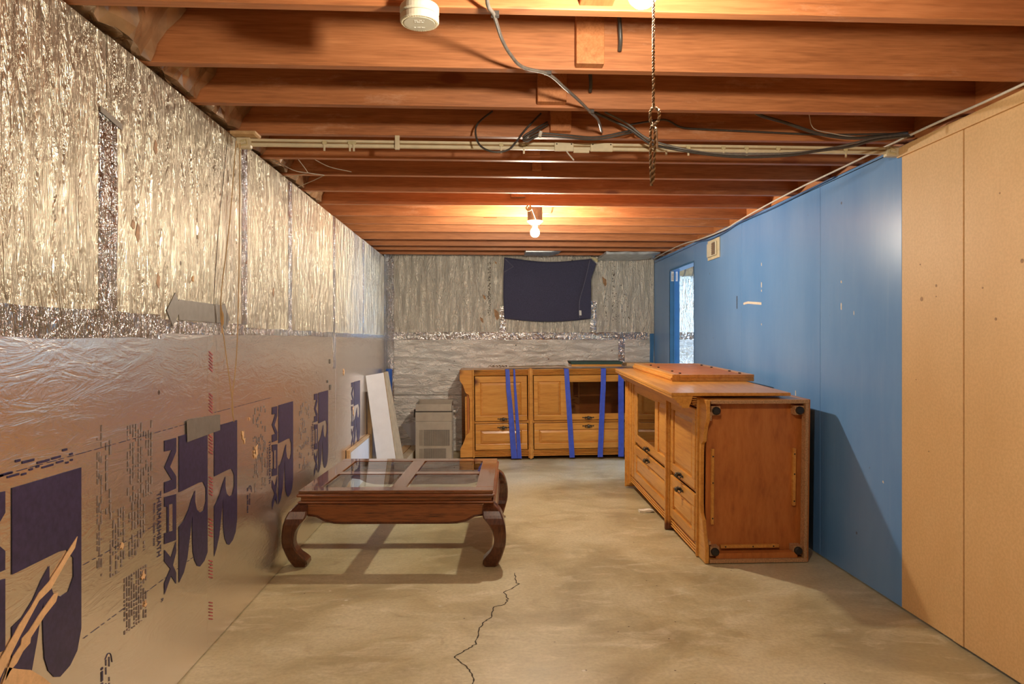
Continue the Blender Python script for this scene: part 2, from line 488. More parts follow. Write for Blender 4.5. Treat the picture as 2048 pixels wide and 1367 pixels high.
# ---- left wall : foil faced insulation boards
wall_left = struct(MB().box(-1.35, -1.125, YF, YB, 0, 2.095).box(-1.35, -1.29, YF, YB, 2.0955, 2.379).build('wall_left', M['found']), 'left wall lined with wrinkled silver foil insulation boards', 'wall')
def L_(x0, x1): return lambda u, v, w: (x0 + (x1 - x0) * w, u, v)
for a, b in [(YF, -1.58), (-1.575, -.36), (-.355, .86), (.865, 2.118), (2.122, 3.293), (3.297, 4.05), (4.054, 5.20), (5.204, 6.42), (6.424, 7.72)]:
    MB().box(-1.122, XL, a, b, 1.266, 2.098 + .0035 * max(a, 0)).build('upper_insulation_board', M['foil_up'], wall_left, bevel=.002)
for a, b in [(YF, -1.95), (-1.945, .455), (.46, 2.895), (2.90, 5.25), (5.255, 7.72)]:
    MB().box(-1.122, XL - .001, a, b, .004, 1.260).build('lower_insulation_board', M['foil_low'], wall_left, bevel=.002)
def tape_left(y0, y1, z0, z1, name='foil_tape', mat='tape', x=XL):
    mb = MB()
    horiz = (y1 - y0) > (z1 - z0)
    n = max(4, int(max(y1 - y0, z1 - z0) / .05))
    def fn(u, v):
        if horiz:
            y = y0 + (y1 - y0) * u
            e = .006 * noise.noise(Vector((y * 5, v * 9, 1.3)))
            return (x + .0012 + .0012 * noise.noise(Vector((y * 30, v * 7, .3))), y, z0 + (z1 - z0) * v + e)
        z = z0 + (z1 - z0) * u
        e = .005 * noise.noise(Vector((z * 6, v * 9, 4.3)))
        return (x + .0012 + .0012 * noise.noise(Vector((z * 30, v * 7, .7))), y0 + (y1 - y0) * v + e, z)
    mb.grid(fn, n, 3)
    k = len(mb.v)
    g = MB().grid(lambda u, v: (x - .0015, fn(u, v)[1], fn(u, v)[2]), n, 3)
    mb.add(g.v, g.f)
    W = n + 1
    rim = [i for i in range(W)] + [j * W + n for j in range(1, 4)] + [3 * W + i for i in range(n - 1, -1, -1)] + [j * W for j in (2, 1)]
    mb.f += [(rim[i], rim[(i + 1) % len(rim)], rim[(i + 1) % len(rim)] + k, rim[i] + k) for i in range(len(rim))]
    return mb.build(name, M[mat], wall_left)
tape_left(-1.0, 2.46, 1.228, 1.306)
tape_left(2.462, 3.30, 1.245, 1.292)
tape_left(3.302, 7.70, 1.248, 1.279)
tape_left(2.075, 2.178, 1.308, 1.873)
tape_left(3.255, 3.332, 1.294, 2.105)
tape_left(4.01, 4.085, 1.27, 2.108)
tape_left(5.165, 5.24, 1.02, 2.11)
tape_left(6.395, 6.45, 1.27, 2.112)
tape_left(.83, .90, 1.308, 2.09)
# board edge strip with red print
MB().box(XL - .0015, XL - .0007, 2.868, 2.932, .012, 1.235).build('board_edge_strip', M['foil_low'], wall_left)

# printed marks on the boards
def print_left(name, poly, mat='ink', x=XL + .0003, th=.0006):
    return MB().prism(poly, L_(x, x + th), 0, 1).build(name, M[mat], wall_left)
R_OUT = [(0, .880), (.283, .878), (.283, .443), (.264, .391), (.231, .366), (.187, .357), (.162, .368), (.137, .396), (.122, .433), (.117, .480), (.115, .530), (.117, .574), (.109, .552), (.093, .490), (.072, .425), (.042, .382), (0, .358), (0, .559), (.037, .568), (.078, .596), (.109, .631), (.142, .657), (.142, .615), (.158, .581), (.187, .563), (.222, .563), (.246, .595), (.245, .645), (.216, .675), (.18, .680), (0, .680)]
M_ = [[(0, .880), (.092, .878), (.092, .829), (.043, .784), (.092, .742), (.092, .699), (0, .701), (0, .739), (.057, .737), (0, .789), (.057, .840), (0, .843)]]
A_ = [[(0, .688), (.092, .679), (.092, .517), (0, .528), (0, .565), (.02, .562), (.02, .651), (0, .655)], ]
X_ = [[(0, .510), (0, .470), (.046, .430), (0, .396), (0, .356), (.052, .404), (.092, .362), (.092, .402), (.066, .436), (.092, .474), (.092, .514), (.052, .466)]]
def logo(y, s=1.0, r=True, cut=None):
    if r:
        poly = [(y + .115 * s + u * s, v) for u, v in R_OUT]
        if cut: poly = [(max(cut[0], min(cut[1], u)), v) for u, v in poly]
        print_left('printed_letter', poly)
    for pl in (M_, A_, X_):
        for q in pl:
            print_left('printed_letter', [(y + u * s, v) for u, v in q])
    # the counter of the A
    print_left('printed_letter_counter', [(y + .034 * s, .655), (y + .060 * s, .652), (y + .060 * s, .558), (y + .034 * s, .562)], 'foil_low', XL + .0007)
logo(1.591)
logo(2.489, 1.0, cut=(0, 2.866))
print_left('printed_letter', [(2.934 if u < .02 else 2.916 + u, v - .006) for u, v in R_OUT])
logo(3.712)
logo(4.609)
logo(5.862)
logo(.69)
def text_left(txt, y, z, size, mat, x=XL + .0004, sx=1.0):
    cu = bpy.data.curves.new('t', 'FONT')
    cu.body = txt
    cu.size = size
    cu.extrude = .0003
    ob = bpy.data.objects.new('t', cu)
    C.objects.link(ob)
    me = bpy.data.meshes.new_from_object(ob)
    bpy.data.objects.remove(ob)
    bpy.data.curves.remove(cu)
    me.name = 'printed_text'
    inv = wm(wall_left).inverted()
    for v in me.vertices:
        v.co = inv @ Vector((x + v.co.z, y + v.co.y, z - v.co.x * sx))
    me.materials.clear()
    me.materials.append(M[mat])
    o = bpy.data.objects.new('printed_text', me)
    o.parent = wall_left
    C.objects.link(o)
    return o
for y in (2.437, 3.66, 4.557):
    text_left('THERMASHEATH', y, .715, .040, 'ink', sx=.72)
    text_left('Rmax, Inc. Dallas, Texas', y - .026, .685, .018, 'ink', sx=.8)
MARKS = ((2.09, .31, .20), (3.335, .545, .115))   # worn script mark with a swung arc above two lines of broken print
text_left('R', 2.468, .350, .020, 'ink')
# blocks of fine print : many small dashes, joined
def fine_print(y0, y1, z0, z1, cols, mat='ink_grey', fill=.62, seed=1):
    rg = random.Random(seed)
    mb = MB()
    w = (y1 - y0) / cols
    for c in range(cols):
        z = z1
        while z > z0:
            ln = rg.uniform(.006, .03)
            if rg.random() < fill:
                a = y0 + c * w
                mb.box(XL + .0002, XL + .0006, a, a + w * .5, max(z0, z - ln), z)
            z -= ln + .004
    o = mb.build('fine_print', M[mat], wall_left)
    o['kind'] = 'stuff'
    return o
for k, (y, z, h) in enumerate(MARKS):
    fine_print(y, y + .02, z - h, z, 1, 'ink', .8, 40 + k)
    fine_print(y + .024, y + .05, z - h * .9, z - .008, 3, 'ink', .45, 50 + k)
    MB().tube(catmull([(XL, y + .022, z - .006), (XL, y + .036, z + .004), (XL, y + .052, z - .004), (XL, y + .060, z - .03)], 6), .0012, 6).build('printed_arc', M['ink'], wall_left)
fine_print(2.07, 2.10, .55, .98, 3, seed=2)
fine_print(2.115, 2.155, .72, .96, 2, fill=.5, seed=3)
fine_print(2.24, 2.41, .72, .96, 10, seed=4)
fine_print(2.14, 2.23, .53, .72, 6, fill=.85, seed=5)
fine_print(2.25, 2.36, .55, .72, 6, fill=.75, seed=6)
fine_print(2.22, 2.37, .33, .50, 10, fill=.9, seed=7)
fine_print(3.42, 3.62, .50, .90, 9, fill=.4, seed=8)
fine_print(4.25, 4.5, .45, .85, 7, fill=.35, seed=9)
def dashes(y0, y1, z, seed, gap=.02, h=.0016, dz=0.0):
    rg = random.Random(seed)
    mb = MB()
    y = y0
    while y < y1:
        l = rg.uniform(.012, .05)
        zz = z + rg.uniform(-dz, dz)
        mb.box(XL + .0002, XL + .0006, y, min(y1, y + l), zz, zz + h)
        y += l + rg.uniform(.006, gap)
    o = mb.build('printed_dashes', M['ink'], wall_left)
    o['kind'] = 'stuff'
dashes(1.3, 2.85, .915, 11)
dashes(2.0, 2.45, .61, 12)
dashes(2.0, 2.85, .41, 13)
dashes(2.94, 3.7, .93, 14)
dashes(1.66, 1.95, .925, 15, .012, .006, .012)
dashes(1.2, 1.95, .905, 16, .015, .005, .008)
for k in range(7):
    z = 1.18 - .165 * k
    for j in range(6):
        zz = z - j * .013
        print_left('red_print', [(2.882, zz), (2.918, zz - .016), (2.918, zz - .021), (2.882, zz - .005)], 'ink_red', XL + .0008)
# torn facing showing tan foam
torn = [[(1.968, 0.697), (1.956, 0.670), (1.920, 0.648), (1.851, 0.597), (1.803, 0.585), (1.772, 0.560), (1.735, 0.530), (1.707, 0.505), (1.666, 0.465), (1.60, .41), (1.60, .45), (1.666, 0.505), (1.700, 0.531), (1.728, 0.555), (1.772, 0.580), (1.803, 0.604), (1.843, 0.618), (1.893, 0.648), (1.928, 0.673)],
        [(1.883, 0.577), (1.872, 0.558), (1.827, 0.540), (1.803, 0.526), (1.772, 0.508), (1.769, 0.496), (1.743, 0.488), (1.721, 0.470), (1.697, 0.462), (1.66, .43), (1.707, 0.490), (1.735, 0.506), (1.739, 0.519), (1.765, 0.527), (1.803, 0.550), (1.835, 0.566), (1.864, 0.580)],
        [(1.690, 0.474), (1.721, 0.456), (1.772, 0.430), (1.823, 0.387), (1.851, 0.359), (1.83, .33), (1.74, .34), (1.66, .40)]]
for q in torn:
    print_left('torn_facing', q, 'foam', XL + .0008, .002)
for (y, z, s) in [(2.20, .605, .016), (2.335, .47, .02), (2.35, .375, .014), (3.27, .80, .03), (3.29, .77, .02), (3.45, .70, .045), (3.43, .69, .03), (3.36, .86, .01), (5.93, .66, .04), (5.95, .62, .03), (5.55, .98, .03), (2.72, 1.45, .015)]:
    poly = [(y + s * (1 + .5 * math.sin(k * 2.3 + y * 9)) * .5 * math.cos(k * math.pi / 5), z + s * (1 + .6 * math.cos(k * 1.7 + z * 7)) * .6 * math.sin(k * math.pi / 5)) for k in range(10)]
    print_left('torn_facing', poly, 'foam', XL + .0006, .003)
for (y, z, h) in [(2.30, 1.56, .06), (2.44, 1.42, .05), (2.27, 1.58, .03), (3.73, 1.47, .05), (4.55, 1.5, .03), (2.42, 1.86, .05)]:
    print_left('dark_tear', [(y - .012, z - h * .2), (y, z + h * .5), (y + .014, z + h * .3), (y + .012, z - h * .3), (y + .004, z - h * .5)], 'stain', XL + .0004, .0012)
# grey duct tape patches
mb = MB().prism([(2.503, 1.324), (2.569, 1.389), (2.594, 1.362), (2.603, 1.367), (3.020, 1.367), (3.043, 1.376), (3.102, 1.310), (3.049, 1.268), (3.011, 1.293), (2.601, 1.294), (2.598, 1.315), (2.551, 1.270)], L_(XL + .0012, XL + .0030), 0, 1)
mb.build('duct_tape_patch', M['duct_tape'], wall_left)
MB().prism([(2.662, 0.927), (2.70, .931), (2.988, 0.917), (2.988, 0.854), (2.667, 0.850)], L_(XL + .003, XL + .0045), 0, 1).build('duct_tape_patch', M['duct_tape'], wall_left)
MB().prism([(2.08, 1.885), (2.20, 1.868), (2.20, 1.85), (2.08, 1.868)], L_(XL + .0025, XL + .0045), 0, 1).build('duct_tape_patch', M['duct_tape'], wall_left)
# dark metal clips far along the wall
for y, z, s in [(5.05, 1.06, .035), (5.06, .875, .04), (4.98, .93, .02)]:
    MB().box(XL, XL + .004, y, y + s, z, z + s * .9).build('metal_clip', M['cable_grey'], wall_left, bevel=.001)

# ---- back wall
wall_back = struct(MB().box(-1.35, 4.45, YB + .03, YB + .12, 0, 2.379).build('wall_back', M['found']), 'far wall covered with silver foil boards and foil tape', 'wall')
for x0, x1, z0, z1, m in [(-1.02, .172, 1.276, 2.190, 'foil_back'), (.178, 1.170, 1.276, 2.190, 'foil_back'), (1.176, 1.872, 1.276, 2.190, 'foil_back'), (-1.02, 1.502, .624, 1.270, 'foil_back_low'), (-1.02, 1.502, .004, .619, 'foil_back_low'), (1.510, 1.872, .004, 1.270, 'foil_back_low'),
                          (1.98, 3.2, 1.276, 2.190, 'foil_back'), (3.206, 4.4, 1.276, 2.190, 'foil_back'), (1.98, 4.4, .004, 1.270, 'foil_back_low')]:
    MB().box(x0, x1, YB, YB + .028, z0, z1).build('insulation_board', M[m], wall_back, bevel=.002)
def tape_back(x0, x1, z0, z1, mat='tape'):
    n = max(4, int(max(x1 - x0, z1 - z0) / .05))
    hz = (x1 - x0) > (z1 - z0)
    def fn(u, v, d=1):
        a, b = (u, v) if hz else (v, u)
        x, z = x0 + (x1 - x0) * a, z0 + (z1 - z0) * b
        e = .006 * noise.noise(Vector((x * 5, z * 5, 2.2)))
        return (x + (0 if hz else e), YB - .0013 - .0012 * noise.noise(Vector((x * 30, z * 30, 0))) if d else YB + .001, z + (e if hz else 0))
    mb = MB().grid(fn, n, 3)
    k = len(mb.v)
    g = MB().grid(lambda u, v: fn(u, v, 0), n, 3)
    mb.add(g.v, g.f)
    W = n + 1
    rim = [i for i in range(W)] + [j * W + n for j in range(1, 4)] + [3 * W + i for i in range(n - 1, -1, -1)] + [j * W for j in (2, 1)]
    mb.f += [(rim[i], rim[(i + 1) % len(rim)], rim[(i + 1) % len(rim)] + k, rim[i] + k) for i in range(len(rim))]
    return mb.build('foil_tape', M[mat], wall_back)
tape_back(-1.02, 1.80, 1.232, 1.314)
tape_back(.145, .215, 1.314, 1.60)
tape_back(1.155, 1.225, 1.314, 1.66)
tape_back(1.47, 1.542, .62, 1.232)
tape_back(1.825, 1.870, .62, 1.30, 'trimblue')
tape_back(2.0, 4.3, 1.232, 1.314)
# bent foil strip closing the corner
mb = MB()
for x0, x1, y0, y1 in [(-1.095, -1.078, 7.72, 7.86), (-1.078, -1.052, 7.86, 7.885), (-1.052, -1.015, 7.885, 7.915)]:
    n = 40
    mb.grid(lambda u, v: (x0 + (x1 - x0) * v + .002 * noise.noise(Vector((u * 60, v * 3, x0))), y0 + (y1 - y0) * v - .003 * noise.noise(Vector((u * 60, v * 3, y0))), .01 + 2.17 * u), n, 2)
    mb.grid(lambda u, v: (x0 + (x1 - x0) * v - .003, y0 + (y1 - y0) * v + .003, .01 + 2.17 * u), n, 2)
mb.build('corner_foil_strip', M['tape'], wall_back)
for x, z, h in [(.095, 1.51, .13), (-.03, 1.70, .06), (-.06, 1.45, .07), (.10, 2.08, .04), (1.30, 1.88, .11)]:
    MB().prism([(x - .012, z + h * .5), (x + .03 * h / .1, z + h * .2), (x + .035 * h / .1, z - h * .3), (x + .02, z - h * .5), (x - .004, z - h * .1)], lambda u, v, w: (u, YB - .002 * w, v), 0, 1).build('torn_facing', M['stain'], wall_back)
MB().prism([(-.94, .30), (-.75, .33), (-.74, .02), (-.76, .0), (-.82, .12), (-.90, .24)], lambda u, v, w: (u, YB - .003 * w - .001, v), 0, 1).build('torn_facing', M['white'], wall_back)

rg = random.Random(21)
for x0, x1, z0, z1, n in ((.015, .045, 1.50, 2.10, 90), (1.30, 1.62, 1.42, 1.75, 70), (1.40, 1.43, 1.40, 2.05, 50)):
    mb = MB()
    for k in range(n):
        x, z, r = rg.uniform(x0, x1), rg.uniform(z0, z1), rg.uniform(.0025, .0065)
        mb.prism([(x + r * rg.uniform(.5, 1.2) * math.cos(a * math.pi / 3), z + 1.4 * r * rg.uniform(.5, 1.2) * math.sin(a * math.pi / 3)) for a in range(6)], lambda u, v, w: (u, YB - .0008 * w, v), 0, 1)
    o = mb.build('mould_specks', M['specks'], wall_back)
    o['kind'] = 'stuff'
# ---- right wall : painted blue boards, bare boards, doorway
wall_right = struct(MB().box(XR + .013, XR + .09, YF, 6.40, .02, 2.085).build('wall_right', M['rawpine']), 'right wall, blue painted boards meeting bare tan hardboard', 'wall')
MB().box(XR + .013, XR + .09, 7.245, YB, .02, 2.085).build('stud_panel', M['rawpine'], wall_right)
MB().box(XR + .013, XR + .09, 6.40, 7.245, 1.945, 2.085).build('stud_panel', M['rawpine'], wall_right)
def wallboard(y0, y1, z0, z1, mat, name='wall_board', dx=0.0):
    return MB().box(XR + dx, XR + .0125, y0, y1, z0, z1).build(name, M[mat], wall_right, bevel=.0015)
zt = lambda y: 2.093 + .003 * y
for a, b in [(YF, -.945), (-.94, .275), (.28, 1.50), (1.504, 2.724)]:
    wallboard(a, b, .015, zt(max(0, a)), 'hardboard')
wallboard(2.728, 3.148, .015, zt(2.7), 'hardboard')
wallboard(3.1485, 3.940, .015, zt(3.2), 'blue')
wallboard(3.943, 5.182, .015, zt(4), 'blue')
wallboard(5.185, 6.40, .015, zt(5), 'blue')
wallboard(6.40, 7.245, 1.945, zt(6), 'blue')
wallboard(7.245, YB - .002, .015, zt(7), 'blue')
MB().box(XR + .0, XR + .09, YF, YB, 2.086, 2.090).build('top_plate', M['joist'], wall_right)
MB().box(XR + .02, XR + .09, YF, YB, 2.090, 2.105).build('top_plate', M['joist'], wall_right)
# battens at the wall top and the strip covering the board joint
MB().box(XR - .012, XR, 1.6, 3.17, 2.05, 2.095).build('wall_batten', M['hardboard'], wall_right, bevel=.002)
MB().box(XR - .0025, XR, 2.728, 2.79, .015, 2.05).build('board_joint_strip', M['hardboard'], wall_right, bevel=.001)
# paint scars
def scar(poly, mat, name='paint_scar', th=.0008):
    MB().prism(poly, lambda u, v, w: (XR - th * w, u, v), 0, 1).build(name, M[mat], wall_right)
scar([(5.143, 1.497), (5.05, 1.502), (4.801, 1.482), (4.801, 1.465), (5.05, 1.486), (5.143, 1.483)], 'peel')
scar([(5.285, 1.555), (5.272, 1.555), (5.272, 1.46), (5.285, 1.46)], 'dark', 'wall_slot')
for y, z, h, w in [(4.80, 1.60, .035, .012), (4.80, 1.56, .012, .012), (4.80, 1.33, .012, .012), (4.80, 1.74, .02, .01), (4.26, .90, .03, .01), (4.27, .87, .025, .012), (4.30, .725, .03, .02), (4.20, .71, .04, .012), (4.21, .745, .012, .012), (5.33, .80, .11, .008), (3.70, 1.40, .035, .01), (3.70, 1.53, .012, .012), (3.57, 1.36, .02, .006), (3.30, .55, .01, .01)]:
    scar([(y - w / 2, z - h / 2), (y + w / 2, z - h / 2 + .004), (y + w / 2, z + h / 2), (y, z + h / 2 + .004), (y - w / 2, z + h / 2 - .003)], 'peel')
for y, z, r in [(2.90, 1.45, .006), (2.90, 1.405, .003), (3.0, 1.40, .010), (3.01, 1.55, .004), (2.62, 1.42, .004), (2.55, 1.30, .006), (2.42, 1.5, .008), (2.75, 1.66, .004), (2.53, 1.76, .004), (3.04, 1.05, .003), (2.95, .75, .003)]:
    scar([(y + r * math.cos(k * math.pi / 4), z + r * math.sin(k * math.pi / 4)) for k in range(8)], 'stain', 'nail_hole')
# doorway : jambs and head, blue
door = struct(MB().box(XR + .0, XR + .10, 7.243, 7.262, 0, 1.945).build('door_1', M['trimblue']), 'blue painted door frame around the open doorway', 'door')
MB().box(XR, XR + .10, 6.385, 6.402, 0, 1.945).build('jamb', M['trimblue'], door)
MB().box(XR, XR + .10, 6.402, 7.243, 1.930, 1.948).build('head', M['trimblue'], door)
MB().box(XR + .04, XR + .055, 7.228, 7.243, 0, 1.93).build('door_stop', M['trimblue'], door)
MB().box(XR + .012, XR + .08, 7.2405, 7.2425, 1.829, 1.928).build('paper_label', M['paper'], door)
for k in range(5):
    MB().box(XR + .018, XR + .07, 7.2398, 7.2406, 1.845 + k * .014, 1.850 + k * .014).build('label_print', M['ink_grey'], door)

# ---- the room next door and the wall behind the camera
wall_next = struct(MB().box(XR + .1, 4.4, 4.3, 4.4, 0, 2.10).build('wall_next_room', M['white']), 'plain wall of the room beyond the doorway', 'wall')
wall_win = MB()
wall_win.box(4.401, 4.47, 4.3, 6.55, 0, 2.379).box(4.401, 4.47, 7.55, YB, 0, 2.379).box(4.401, 4.47, 6.55, 7.55, 0, 1.15).box(4.401, 4.47, 6.55, 7.55, 1.95, 2.379)
struct(wall_win.build('wall_window_side', M['white']), 'outer wall of the room beyond, with a window', 'wall')
win = struct(MB().box(4.4, 4.44, 6.55, 6.59, 1.15, 1.95).build('window_1', M['white']), 'small window in the room beyond the doorway', 'window')
MB().box(4.4, 4.44, 7.51, 7.55, 1.15, 1.95).box(4.4, 4.44, 6.59, 7.51, 1.15, 1.19).box(4.4, 4.44, 6.59, 7.51, 1.91, 1.95).build('window_frame', M['white'], win)
MB().box(4.415, 4.42, 6.59, 7.51, 1.19, 1.91).build('pane', M['glass'], win)
struct(MB().box(-1.35, XR + .09, YF - .1, YF, 0, 2.379).build('wall_front', M['hardboard']), 'plain board wall closing the basement room', 'wall')
duct = thing('air_duct', 'grey ribbed air duct under the joists beyond the doorway', 'duct', (2.9, 7.5, 2.0))
MB().tube([(1.99, 7.62, 2.0), (2.6, 7.6, 1.99), (3.4, 7.58, 1.99), (4.38, 7.58, 2.0)], .085, 16).build('duct_body', M['steel'], duct, smooth=True)
for k in range(14):
    x = 2.02 + k * .09
    MB().tube([(x, 7.617, 2.0), (x + .012, 7.617, 2.0)], .092, 16).build('duct_rib', M['cable_grey'], duct)

# ================================================================== COFFEE TABLE
table = thing('coffee_table', 'dark oak square coffee table with curled legs and glass inset top', 'table', (-.470, 4.423, 0), (0, 0, math.radians(-2.2)))
hw = .526
B, XB = .098, .04
mb = MB()
def ring(mb, o, i, z0, z1):
    mb.box(-o, o, -o, -i, z0, z1).box(-o, o, i, o, z0, z1).box(-o, -i, -i, i, z0, z1).box(i, o, -i, i, z0, z1)
ring(mb, hw, hw - B, .392, .410)
top = mb.build('top_frame', M['oak_top'], table, False, bevel=.003)
MB().box(-XB, XB, -(hw - B), hw - B, .3925, .4098).build('cross_bar', M['oak_top'], table, False, bevel=.002)
MB().box(-(hw - B), -XB, -XB, XB, .3925, .4098).box(XB, hw - B, -XB, XB, .3925, .4098).build('cross_bar', M['oak_top'], table, False, bevel=.002)
mb = MB(); ring(mb, hw + .010, hw - .05, .374, .393); mb.build('top_edge_moulding', M['oak'], table, False, bevel=.008)
mb = MB(); ring(mb, hw - .010, hw - .05, .352, .3735); mb.build('cove_moulding', M['oak'], table, False, bevel=.003)
mb = MB(); ring(mb, hw + .004, hw - .06, .338, .3518); mb.build('lower_moulding', M['oak'], table, False, bevel=.005)
for sx in (-1, 1):
    for sy in (-1, 1):
        x0, x1 = sorted((sx * (XB + .001), sx * (hw - B - .001)))
        y0, y1 = sorted((sy * (XB + .001), sy * (hw - B - .001)))
        mb = MB()
        b = .014
        mb.add([(x0, y0, .398), (x1, y0, .398), (x1, y1, .398), (x0, y1, .398), (x0, y0, .404), (x1, y0, .404), (x1, y1, .404), (x0, y1, .404),
                (x0 + b, y0 + b, .408), (x1 - b, y0 + b, .408), (x1 - b, y1 - b, .408), (x0 + b, y1 - b, .408)],
               [(0, 3, 2, 1), (0, 1, 5, 4), (1, 2, 6, 5), (2, 3, 7, 6), (3, 0, 4, 7), (4, 5, 9, 8), (5, 6, 10, 9), (6, 7, 11, 10), (7, 4, 8, 11), (8, 9, 10, 11)])
        mb.build('glass_pane', M['glass'], table, False)
# aprons with an ogee lower edge
xa = hw - .055
prof = [(-xa, .3378), (xa, .3378), (xa, .278), (xa - .05, .272), (xa - .10, .248), (xa - .15, .238), (xa - .2, .236), (-(xa - .2), .236), (-(xa - .15), .238), (-(xa - .10), .248), (-(xa - .05), .272), (-xa, .278)]
for k in range(4):
    a = k * math.pi / 2
    ca, sa = math.cos(a), math.sin(a)
    def fn(u, v, w, ca=ca, sa=sa):
        return (u * ca - w * sa, u * sa + w * ca, v)
    MB().prism(prof, fn, hw - .018, hw + .012).build('apron', M['oak'], table, False, bevel=.004)
    edge = [(xa * s, z) for s, z in [(1, .281), (.9, .275), (.8, .250), (.7, .240), (.6, .238), (0, .238), (-.6, .238), (-.7, .240), (-.8, .250), (-.9, .275), (-1, .281)]]
    MB().tube([fn(u, v, hw + .012) for u, v in edge], .006, 6).build('apron_bead', M['oak_dark'], table, False, smooth=True)
lev = [(.3378, .008, -.053), (.322, .026, -.056), (.306, .040, -.057), (.285, .050, -.055), (.27, .056, -.05), (.24, .065, -.023), (.22, .068, -.010), (.20, .070, 0), (.172, .071, .006), (.146, .070, .007), (.12, .066, .002), (.10, .060, -.008), (.082, .055, -.02), (.067, .050, -.033), (.052, .045, -.045), (.04, .040, -.053), (.02, .030, -.055), (.006, .022, -.048), (0, .016, -.042)]
for sx in (-1, 1):
    for sy in (-1, 1):
        vs_, fs = [], []
        for z, o, i in lev:
            e, g = hw + o, hw + i
            r = .007
            for px, py in ((g, g), (e - r, g), (e, g + r), (e, e - r), (e - r, e), (g + r, e), (g, e - r)):
                vs_.append((sx * px, sy * py, z))
        n = 7
        for j in range(len(lev) - 1):
            for k in range(n):
                fs.append((j * n + k, j * n + (k + 1) % n, (j + 1) * n + (k + 1) % n, (j + 1) * n + k))
        fs += [tuple(range(n)), tuple((len(lev) - 1) * n + k for k in range(n))]
        MB().add(vs_, fs).build('leg', M['oak_dark'], table, False, smooth=False)

